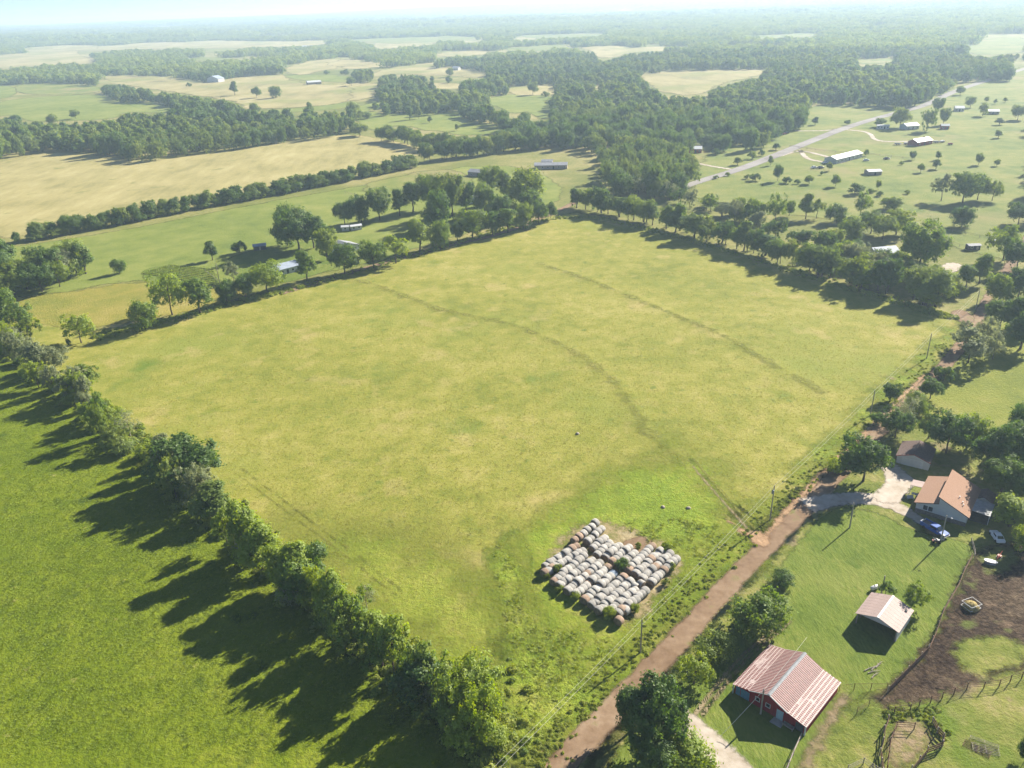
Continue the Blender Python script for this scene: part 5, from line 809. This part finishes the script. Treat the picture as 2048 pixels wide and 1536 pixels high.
# ================================================================ POWER LINE
def pole(bx, by, tx, ty, label, arm=True, box=False, lamp=False, hh=None, group=None):
    b = G(bx, by); h = hh or hgt(b, tx, ty); t = thing('utility_pole', label, 'utility pole', (b[0], b[1], .04), math.radians(-40), group)
    mb = MB(); mb.tube((0, 0, -.3), (0, 0, h), .16, .11, 9); mb.build('shaft', POLE, t)
    if arm:
        for z_, nm in ((h, 'insulator'), (h-1.1, 'insulator')):
            mb = MB(); mb.lathe([(.03, z_-.02), (.07, z_+.03), (.05, z_+.08), (.08, z_+.13), (.03, z_+.2)], 8, (0, 0 if z_ == h else .16)); mb.build(nm, METALG, t)
    if box: mb = MB(); mb.lathe([(.05, h-1.75), (.24, h-1.7), (.26, h-1.0), (.22, h-.85), (.06, h-.78)], 12, (0, -.42)); mb.build('transformer', METALG, t)
    if lamp:
        mb = MB(); mb.tube((0, 0, h-.5), (.9, 0, h-.2), .035, .03, 6); l_ = mb.build('lamp_arm', METALG, t); mb = MB(); mb.lathe([(.05, h-.2), (.2, h-.28), (.22, h-.4), (.1, h-.45)], 10, (.95, 0)); mb.build('lamp_head', TRIM, l_)
    return np.array([b[0], b[1], h])
A = pole(1281, 1305, 1283, 1240, 'wooden utility pole beside the hay bale rows'); Bp = pole(1540, 1040, 1546, 972, 'wooden utility pole with grey transformer near the field gateway', box=True)
Cp = pole(1741, 830, 1750, 781, 'wooden utility pole in the weedy margin midway along the field'); Dp = pole(1853, 717, 1863, 668, 'wooden utility pole near the far corner of the mown field')
Ep = np.array([*(Dp[:2]+(Dp-Cp)[:2]*1.15), 7.0]); q_ = proj(Ep*np.array([1, 1, 0])); pole(float(q_[0]), float(q_[1]), 0, 0, 'wooden utility pole beyond the field corner beside the dirt road', hh=7.0)
Zp = np.array([*(A[:2]-(Bp-A)[:2]*1.1), 7.2]); q_ = proj(Zp*np.array([1, 1, 0])); pole(float(q_[0]), float(q_[1]), 0, 0, 'wooden utility pole at the road end of the hedgerow', hh=7.2)
def cable(name, p, q, sag, label, r=.018):
    pts = [p*(1-u)+q*u-np.array([0, 0, 4*sag*u*(1-u)]) for u in np.linspace(0, 1, 13)]; mb = MB()
    for i in range(12): mb.tube(pts[i], pts[i+1], r, r, 4, cap=False)
    return tag(mb.build(name, WIREM), label, 'cable', 'cables between the utility poles')
CH = [Zp, A, Bp, Cp, Dp, Ep]; nm_ = ['the hedgerow end to the hay bales', 'the hay bale pole to the transformer pole', 'the transformer pole to the midway pole', 'the midway pole to the corner pole', 'the corner pole to the roadside pole']
for i in range(5):
    for dz, wh in ((.2, 'upper'), (-1.1, 'lower')): cable('power_cable', CH[i]+np.array([0, 0, dz]), CH[i+1]+np.array([0, 0, dz]), .5, f'{wh} pale overhead cable from {nm_[i]}')
yp = pole(1880, 1087, 1893, 1031, 'yard pole with lamp standing beside the blue pickup', arm=False, lamp=True); y2 = pole(1699, 1056, 1706, 1006, 'bare thin pole on the lawn by the driveway fork', arm=False)
bp = pole(1521, 1428, 1525, 1379, 'wooden pole standing in front of the red barn', arm=True); hp = pole(440, 569, 434, 526, 'pale pole beside the vegetable plot', arm=True); sp_ = pole(1762, 1190, 1770, 1152, 'thin pole behind the open shed', arm=False)
cable('service_cable', bp, np.array([*G(1440, 1478)[:2], .6]), .1, 'pale stay cable from the barn pole down to the lawn', .03); cable('service_cable', bp, np.array([*G(1608, 1312)[:2], 4.4]), .3, 'pale service cable over the red barn roof', .02)
# ================================================================ FENCES
def fence(name, label, px, space, h, rails, pr, mat, z=0.0, board=None, cat='fence', group=None, topz=True):
    pts = [G(x, y, h if topz else 0)[:2] for x, y in px]; t = thing(name, label, cat, (pts[0][0], pts[0][1], .06), 0, group); o0 = np.array([*pts[0], 0]); posts = []
    for i in range(len(pts)-1):
        L_ = float(np.hypot(*(pts[i+1]-pts[i]))); n = max(1, round(L_/space))
        for k in range(n+(1 if i == len(pts)-2 else 0)): posts.append(pts[i]+(pts[i+1]-pts[i])*k/n)
    pm = MB(); pm.tube((0, 0, -.2), (0, 0, h+.08), pr, pr*.92, 7); pme = new_mesh('post', pm.v, pm.f, [mat])
    for p in posts: o = link('post', pme, t); o.location = (p[0]-o0[0], p[1]-o0[1], 0)
    for i in range(len(posts)-1):
        a, b = posts[i]-o0[:2], posts[i+1]-o0[:2]; d = unit(b-a); n_ = np.array([-d[1], d[0]])*(pr+.015)
        for (zz, r) in rails:
            mb = MB()
            if board:
                e = d*.012; c0, c1 = a+n_+e, b+n_-e; q = n_/np.linalg.norm(n_)*.03; jz = random.uniform(-.03, .03)
                v = [(*c0, zz-r+jz), (*c1, zz-r+random.uniform(-.03, .03)), (*(c1+q), zz-r), (*(c0+q), zz-r+jz), (*c0, zz+r+jz), (*c1, zz+r), (*(c1+q), zz+r), (*(c0+q), zz+r+jz)]
                mb.add(v, [(0, 3, 2, 1), (4, 5, 6, 7), (0, 1, 5, 4), (1, 2, 6, 5), (2, 3, 7, 6), (3, 0, 4, 7)]); mb.build('board', board, t)
            else: mb.tube((*a, zz), (*b, zz+random.uniform(-.02, .02)), r, r, 5); mb.build('rail', mat, t)
    return t
fence('plank_fence', 'solid brown plank fence along the mud lot beside the lawn', [(1858, 1291), (1818, 1332), (1778, 1372)], 2.2, 1.5, [(.25, .14), (.58, .14), (.91, .14), (1.25, .14)], .09, GREYWOOD, board=PLANK)
fence('board_fence', 'weathered board fence curving from the house to the plank fence', [(1945, 1107), (1930, 1134), (1919, 1162), (1888, 1215), (1874, 1257), (1860, 1288)], 2.4, 1.3, [(.35, .11), (.75, .11), (1.15, .11)], .08, GREYWOOD, board=PLANK)
fence('rail_fence', 'pale two-rail fence by the yard corner near the white car', [(1944, 1076), (1951, 1100), (1951, 1108)], 2.0, 1.1, [(.5, .04), (1.0, .04)], .06, GREYWOOD)
fence('wire_panel_fence', 'thin pipe fence from the red barn to the plank fence', [(1680, 1371), (1710, 1368), (1744, 1367), (1776, 1368)], 3.2, 1.5, [(.3, .015), (.6, .015), (.9, .015), (1.2, .015), (1.48, .025)], .05, PIPE)
fence('pipe_fence', 'rusty pipe fence between the mud lot and the cattle pens', [(1791, 1414), (1823, 1409), (1841, 1401), (1887, 1385), (1911, 1376), (1937, 1366), (1971, 1364), (2002, 1360), (2024, 1351), (2070, 1338)], 3.0, 1.5, [(.5, .03), (1.0, .03), (1.45, .04)], .08, PIPE)
fence('pen_fence', 'brown board side of the cattle pen facing the barn', [(1778, 1431), (1770, 1451), (1768, 1475), (1762, 1497), (1767, 1536), (1772, 1560)], 2.2, 1.6, [(.35, .15), (.8, .15), (1.3, .15)], .1, GREYWOOD, board=PLANK)
fence('pen_fence', 'curved board side of the cattle pen beside the gate panels', [(1867, 1435), (1877, 1455), (1889, 1467), (1887, 1481), (1857, 1493), (1825, 1531)], 2.2, 1.5, [(.35, .14), (.8, .14), (1.25, .14)], .1, GREYWOOD, board=PLANK)
fence('pen_fence', 'inner chute fence inside the cattle pen', [(1831, 1446), (1795, 1444), (1783, 1475), (1776, 1530)], 2.2, 1.5, [(.5, .04), (.95, .04), (1.4, .05)], .08, PIPE)
fence('pen_fence', 'long pen fence of thin pipes beside the barn yard', [(1716, 1415), (1740, 1400), (1778, 1410), (1791, 1414)], 2.4, 1.4, [(.3, .02), (.6, .02), (.9, .02), (1.2, .02)], .05, PIPE)
fence('pen_fence', 'low pen fence at the near end of the cattle pens', [(1697, 1531), (1729, 1516), (1760, 1536)], 2.4, 1.3, [(.4, .04), (.8, .04), (1.2, .04)], .07, GREYWOOD)
fence('rail_fence', 'pale top-rail fence running from the red barn corner', [(1603, 1467), (1588, 1500), (1570, 1545)], 2.6, 1.2, [(.6, .05), (1.15, .07)], .08, GREYWOOD)
fence('field_fence', 'thin post fence between the pale paddock and the pasture', [(690, 382), (735, 396)], 4, 1.2, [(.6, .03), (1.1, .03)], .08, GREYWOOD)
fence('field_fence', 'post fence below the vegetable plot lawn', [(410, 540), (445, 565), (470, 572)], 4, 1.2, [(.6, .03), (1.1, .03)], .08, GREYWOOD)
fence('field_fence', 'dark fence line across the pasture below the long white house', [(1580, 290), (1650, 300), (1760, 308), (1830, 316)], 8, 1.3, [(.6, .06), (1.2, .06)], .12, GREYWOOD); fence('field_fence', 'dark fence line along the pasture beyond the dark low tree', [(1880, 452), (1960, 470), (2048, 480)], 6, 1.3, [(.6, .05), (1.2, .05)], .1, GREYWOOD)
fence('field_fence', 'fence beside the gravel apron and dark trailer', [(1890, 480), (1935, 492), (1975, 492)], 4, 1.3, [(.6, .04), (1.2, .04)], .09, GREYWOOD)
# gate panels lying in the grass
for k_, (px, py, rz, lab) in enumerate(((1925, 1492, -.75, 'rusty gate panel lying flat in the paddock grass'), (1946, 1502, -.35, 'tan gate panel lying askew over another in the paddock grass'), (1940, 1478, -.55, 'narrow tan gate panel lying at the top of the fallen panels'))):
    g_ = G(px, py); t = thing('gate_panel', lab, 'gate', (g_[0], g_[1], .12+.08*k_), rz); w2, h2 = (3.6, 1.5) if k_ < 2 else (3.8, .5)
    for yy in np.linspace(0, h2, 6 if k_ < 2 else 3): mb = MB(); mb.tube((0, yy, 0), (w2, yy, 0), .03, .03, 5); mb.build('bar', [PIPE, GREYWOOD, GREYWOOD][k_], t)
    for xx in (0, w2/2, w2): mb = MB(); mb.tube((xx, 0, .04), (xx, h2, .04), .035, .035, 5); mb.build('upright', [PIPE, GREYWOOD, GREYWOOD][k_], t)
# ================================================================ VEHICLES
def wheels(t, xs, ys, r, w_):
    mb = MB(); prof = [(.55*r, -w_/2), (.95*r, -w_/2), (r, -w_*.3), (r, w_*.3), (.95*r, w_/2), (.55*r, w_/2)]; mb.lathe(prof, 16); ty = new_mesh('tyre', mb.v, mb.f, [RUBBER], True); mb = MB(); mb.lathe([(.15*r, -w_*.42), (.56*r, -w_*.46), (.56*r, w_*.46), (.15*r, w_*.42)], 12); ri = new_mesh('rim', mb.v, mb.f, [STEEL], True)
    for x in xs:
        for y in ys:
            wh = link('wheel', ty, t); wh.location = (x, y, r); wh.rotation_euler = (math.pi/2, 0, 0); link('rim', ri, wh)
def hull(mb, secs, m=0):                                               # loft through cross-sections [(x, half width, z low, z high)] with rounded shoulders
    R_ = []
    for x, w_, a, b in secs: R_.append([(x, -w_, a), (x, -w_, b-.10*(b-a)), (x, -w_*.9, b), (x, w_*.9, b), (x, w_, b-.10*(b-a)), (x, w_, a)])
    n = 6; V = [p for r in R_ for p in r]; F = [(j*n+i, j*n+(i+1) % n, (j+1)*n+(i+1) % n, (j+1)*n+i) for j in range(len(R_)-1) for i in range(n)]+[tuple(range(n-1, -1, -1)), tuple(range((len(R_)-1)*n, len(R_)*n))]; mb.add(V, F, m)
def pickup(px, py, rz, paint, label):
    g_ = G(px, py); t = thing('pickup_truck', label, 'pickup', (g_[0], g_[1], .12), rz)
    mb = MB(); hull(mb, [(-2.9, .92, .5, 1.0), (-2.75, .97, .45, 1.05), (.2, .98, .42, 1.06), (1.3, .97, .42, 1.08), (2.5, .94, .42, 1.0), (2.85, .86, .45, .88)]); mb.build('body', paint, t)
    mb = MB(); hull(mb, [(-.95, .86, 1.06, 1.10), (-.75, .80, 1.06, 1.72), (.75, .78, 1.06, 1.74), (1.55, .84, 1.06, 1.09)]); c = mb.build('cab', paint, t)
    mb = MB(); mb.slab((.80, -.70, 1.735), (1.50, -.76, 1.14), (1.50, .76, 1.14), (.80, .70, 1.735), -.012); mb.build('windscreen', GLASS, c); mb = MB(); mb.slab((-.93, -.72, 1.16), (-.77, -.70, 1.66), (-.77, .70, 1.66), (-.93, .72, 1.16), -.012); mb.build('rear_window', GLASS, c)
    for s_ in (-1, 1):
        for x0, x1 in ((-.6, .05), (.12, .85)): mb = MB(); lo, hi = sorted((s_*.815, s_*.855)); mb.box(x0, x1, lo, hi, 1.18, 1.6); mb.build('side_window', GLASS, c)
        mb = MB(); mb.box(-2.88, -.98, s_*.93-.05, s_*.93+.05, 1.06, 1.40); mb.build('bed_side', paint, t); mb = MB(); mb.box(2.78, 2.88, s_*.66-.16, s_*.66+.16, .68, .84); mb.build('headlight', TRIM, t)
        mb = MB(); mb.box(1.15, 1.32, s_*1.08-.09, s_*1.08+.09, 1.12, 1.28); mb.build('door_mirror', DARKP, t)
    mb = MB(); mb.box(-2.93, -2.84, -.88, .88, .98, 1.38); mb.build('tailgate', TRIM, t); mb = MB(); mb.box(-2.8, -1.0, -.86, .86, 1.055, 1.075); mb.build('bed_floor', DARKP, t); mb = MB(); mb.box(2.86, 2.99, -.9, .9, .45, .62); mb.build('bumper', STEEL, t); wheels(t, (-1.85, 1.85), (-.86, .86), .38, .25)
    return t
a1, a2 = G(1842, 1048), G(1894, 1078); pickup(1868, 1064, math.atan2(a2[1]-a1[1], a2[0]-a1[0]), BLUEP, 'blue pickup truck parked in front of the brown-roofed house')
def car(px, py, rz, paint, label, group=None, s_=1.0):
    g_ = G(px, py); t = thing('parked_car', label, 'car', (g_[0], g_[1], .12), rz, group, (s_, s_, s_))
    mb = MB(); hull(mb, [(-2.1, .74, .4, .80), (-1.95, .82, .32, .88), (-.9, .86, .28, .92), (.9, .86, .28, .92), (1.9, .80, .3, .78), (2.1, .70, .36, .66)]); mb.build('body', paint, t)
    mb = MB(); hull(mb, [(-1.5, .72, .9, .93), (-.9, .64, .9, 1.38), (.35, .64, .9, 1.40), (1.1, .74, .9, .93)]); c = mb.build('cabin', paint, t)
    mb = MB(); mb.slab((.40, -.56, 1.385), (1.04, -.64, .965), (1.04, .64, .965), (.40, .56, 1.385), -.012); mb.build('windscreen', GLASS, c); mb = MB(); mb.slab((-1.44, -.62, .965), (-.95, -.56, 1.36), (-.95, .56, 1.36), (-1.44, .62, .965), -.012); mb.build('rear_window', GLASS, c)
    for q_ in (-1, 1):
        mb = MB(); lo, hi = sorted((q_*.66, q_*.705)); mb.box(-.85, .4, lo, hi, .98, 1.28); mb.build('side_window', GLASS, c); mb = MB(); mb.box(2.0, 2.09, q_*.52-.14, q_*.52+.14, .56, .68); mb.build('headlight', TRIM, t)
    wheels(t, (-1.3, 1.3), (-.76, .76), .31, .2); return t
car(1993, 1078, 1.45, WHITEP, 'small white car parked under the yellowish tree'); car(1628, 337, .3, WHITEP, 'white car parked on the grass near the lane loop', s_=1.1); car(1641, 337, .3, DARKP, 'dark car parked beside the white car near the lane loop', s_=1.1)
car(1573, 267, .1, DARKP, 'dark car parked beside the white-roofed long house', s_=1.1); car(1568, 269, .4, REDP, 'red car parked beside the white-roofed long house', s_=1.1); car(1650, 327, .5, WHITEP, 'white car parked at the end of the long white house', s_=1.1); car(1732, 322, .2, WHITEP, 'white car on the grass beyond the long white house', s_=1.0); car(1773, 319, .2, DARKP, 'dark car wreck on the pasture behind the long white house', s_=1.1); car(1990, 487, .5, WHITEP, 'white car parked in the shade by the open-branched tree', s_=1.1)
# riding mower by the yard pole
g_ = G(1872, 1086); t = thing('riding_mower', 'dark riding mower parked beside the yard pole', 'mower', (g_[0], g_[1], .12), -.4); mb = MB(); hull(mb, [(-.2, .3, .3, .6), (.1, .3, .3, .8), (.75, .26, .3, .75), (.85, .2, .35, .65)]); mb.build('hood', DARKP, t); mb = MB(); mb.box(-.75, .1, -.4, .4, .28, .42); mb.build('deck', REDP, t); mb = MB(); mb.box(-.6, -.2, -.22, .22, .6, .7); mb.box(-.65, -.57, -.22, .22, .7, 1.05); mb.build('seat', DARKP, t); mb = MB(); mb.box(-.5, -.3, -.1, .1, .42, .6); mb.build('seat_post', DARKP, t); mb = MB(); mb.tube((0, 0, .78), (-.15, 0, 1.0), .02, .02, 6); mb.lathe([(.14, 1.0), (.18, 1.01), (.18, 1.03), (.14, 1.04)], 10, (-.16, 0)); mb.build('steering_wheel', DARKP, t); wheels(t, (-.5, .6), (-.42, .42), .24, .18)
g_ = G(1884, 1079); t = thing('meter_cabinet', 'pale meter cabinet at the foot of the yard pole', 'cabinet', (g_[0], g_[1], .06), -.6); mb = MB(); mb.box(-.35, .35, -.25, .25, .1, 1.2); mb.build('case', TRIM, t); mb = MB(); mb.box(-.3, .3, -.27, -.25, .2, 1.1); mb.build('door', METALG, t); mb = MB(); mb.box(-.4, .4, -.3, .3, 0, .1); mb.build('plinth', CONC, t)
g_ = G(1748, 1180); t = thing('propane_tank', 'white propane tank standing behind the open shed', 'tank', (g_[0], g_[1], .07), .4); mb = MB(); mb.add(*(lambda n=12: ([(x, r*math.cos(2*math.pi*i/n), .62+r*math.sin(2*math.pi*i/n)) for x, r in ((-.95, .12), (-.85, .3), (-.65, .4), (.65, .4), (.85, .3), (.95, .12)) for i in range(n)], [(j*n+i, j*n+(i+1) % n, (j+1)*n+(i+1) % n, (j+1)*n+i) for j in range(5) for i in range(n)]+[tuple(range(n-1, -1, -1)), tuple(range(5*n, 6*n))]))()); mb.build('tank_shell', TRIM, t, True)
for x in (-.5, .5): mb = MB(); mb.box(x-.06, x+.06, -.3, .3, 0, .3); mb.build('foot', METALG, t)
mb = MB(); mb.lathe([(.12, 1.0), (.12, 1.12), (.05, 1.16)], 8); mb.build('valve_cover', METALG, t)
# hay feeder in the mud lot
g_ = G(1941, 1216); t = thing('hay_feeder', 'pale open-frame hay feeder heaped with hay in the mud lot', 'feeder', (g_[0], g_[1], .12), .35); C4 = [(-1.3, -1.1), (1.3, -1.1), (1.3, 1.1), (-1.3, 1.1)]
for i in range(4):
    a, b = C4[i], C4[(i+1) % 4]; mb = MB(); mb.tube((*a, 0), (*a, 1.25), .04, .04, 6); mb.build('post', GREYWOOD, t)
    for z_ in (.3, 1.2): mb = MB(); mb.tube((*a, z_), (*b, z_), .045, .045, 6); mb.build('rail', TRIM, t)
mb = MB(); rg = random.Random(5); mb.lathe([(1.5, 0), (1.35, .4), (1.05, .9), (.6, 1.15), (.12, 1.28)], 16); mb.v = [(x+rg.uniform(-.12, .12), y+rg.uniform(-.12, .12), z+rg.uniform(-.08, .08)) for x, y, z in mb.v]; mb.build('hay_heap', HAYM, t, True)
# stock tank, logs, odds
g_ = G(1980, 1128); t = thing('stock_tank', 'oval white-rimmed stock tank in the mud lot', 'water trough', (g_[0], g_[1], .1), -.5, None, (1.0, .5, 1)); mb = MB(); mb.lathe([(1.05, 0), (1.15, .6), (1.2, .62), (1.2, .66), (1.05, .66), (1.02, .45), (.1, .44)], 18); mb.build('tank_wall', METALG, t); mb = MB(); mb.lathe([(1.14, .655), (1.22, .66), (1.22, .70), (1.14, .70)], 18); mb.build('rim', TRIM, t); mb = MB(); mb.lathe([(1.0, .46), (1.0, .50)], 18); mb.build('water', DARKWALL, t)
g_ = G(1998, 1115); t = thing('post_hole_auger', 'orange-red farm implement with long boom beside the stock tank', 'implement', (g_[0], g_[1], .1), .7); mb = MB(); mb.tube((-1.2, 0, .2), (1.2, 0, .9), .08, .06, 6); mb.build('boom', REDP, t); mb = MB(); mb.box(-.3, .3, -.35, .35, .12, .5); mb.build('gearbox', REDP, t)
for y in (-.45, .45): mb = MB(); mb.tube((-.5, y, .05), (.5, y, .05), .05, .05, 6); mb.build('skid', DARKP, t)
for i, (x, y, L_, rz) in enumerate([(1742, 1338, 3.0, .35), (1752, 1335, 2.6, .55), (1748, 1345, 2.4, .2), (1758, 1330, 2.2, .7), (1750, 1352, 2.0, .6)]):
    g_ = G(x, y); t = thing('fallen_branch', 'grey fallen branch lying in the heap on the lawn by the plank fence', 'branch', (g_[0], g_[1], .07), rz, 'fallen branches heaped on the lawn'); mb = MB(); mb.tube((-L_/2, 0, .12), (0, .1, .16), .09, .075, 6); mb.tube((0, .1, .16), (L_/2, -.05, .12), .075, .03, 6); mb.build('limb', GREYWOOD, t)
    for k in range(3): xx = -L_*.2+k*L_*.2; mb = MB(); mb.tube((xx, .05, .14), (xx+.5, .45*(-1)**k, .22), .03, .012, 5); mb.build('twig', GREYWOOD, t)
for i, (x, y) in enumerate([(1155, 868), (1326, 1015), (1377, 1017)]):
    g_ = G(x, y); mb = MB(); rg = random.Random(i); mb.lathe([(.4, -.1), (.5, .12), (.36, .3), (.1, .38)], 9); mb.v = [(a*rg.uniform(.8, 1.3), b*rg.uniform(.8, 1.3), c*rg.uniform(.8, 1.2)) for a, b, c in mb.v]; o = mb.build('field_stone', GREYWOOD, None, True); o.location = (g_[0], g_[1], .04); tag(o, 'small pale stone lying in the grass of the mown field', 'stone', 'stones lying in the mown field')
for i in range(9):                                                       # crop rows
    a, b = np.array(GARDEN[1])*(1-i/8)*1.0+np.array(GARDEN[0])*(i/8), np.array(GARDEN[2])*(1-i/8)+np.array(GARDEN[3])*(i/8); a = a*.93+b*.07; b = b*.97+a*.03; L_ = float(np.hypot(*(b-a))); t = thing('crop_row', 'row of leafy vegetables in the plot by the blue-roofed house', 'crop row', (a[0], a[1], .12), math.atan2(b[1]-a[1], b[0]-a[0]), 'vegetable rows in the plot')
    rg = np.random.default_rng(i); n = int(L_*16); P = np.column_stack([rg.uniform(0, L_, n), rg.normal(size=n)*.22, rg.uniform(.05, .55, n)]); me = sprays(rg, P, unit(rg.normal(size=(n, 3))+np.array([0, 0, .8])), np.full(n, .34), rg.uniform(0, 1, n), 'leaves', [LF['mid']]); link('leaves', me, t)
    mb = MB(); mb.prism([(-.35, 0), (.35, 0), (.15, .14), (-.15, .14)], 0, L_); o = mb.build('soil_ridge', m_terr, t); o.rotation_euler = (0, 0, -math.pi/2)
for i, (x, y, L_) in enumerate([(1795, 290, 6), (1812, 289, 4), (1826, 290, 5), (1872, 286, 6), (1884, 285, 5), (1900, 290, 4)]):
    g_ = G(x, y); t = thing('scrap_trailer', 'low flatbed of pale scrap beside the red and white house', 'trailer', (g_[0], g_[1], .1), rg.uniform(-.4, .4), 'scrap beside the red and white house'); mb = MB(); mb.box(-L_/2, L_/2, -1.1, 1.1, .6, .8); mb.build('deck', GREYWOOD, t); wheels(t, (-.8, .8), (-.9, .9), .4, .25); mb = MB(); mb.box(-L_*.35, L_*.2, -.8, .7, .8, 1.5); mb.box(L_*.22, L_*.42, -.5, .8, .8, 1.2); mb.build('load', [METALG, TINROOF, REDWALL][i % 3], t)

# weeds of the cattle pen
strip_weeds('pen_weeds', [(1782, 1432), (1800, 1428), (1830, 1424), (1858, 1432), (1872, 1452), (1880, 1470)], 110, .8, TH, (.2, .55), 'rank green weeds along the inside of the cattle pen')
# ================================================================ AIR
def haze_box():
    m, t, N, L = mat_new('haze'); v = N('VolumePrincipled'); v.inputs['Color'].default_value = (.62, .80, 1.0, 1); v.inputs['Density'].default_value = HAZE; v.inputs['Anisotropy'].default_value = .25
    o = N('OutputMaterial'); L(v.outputs[0], o.inputs['Volume']); mb = MB(); mb.box(-19000, 19000, -1500, 19500, -2.0, 150.0); b = mb.build('haze', m); tag(b, 'pale summer haze filling the air over the valley', 'haze', kind='stuff')
HAZE = .00017
haze_box()
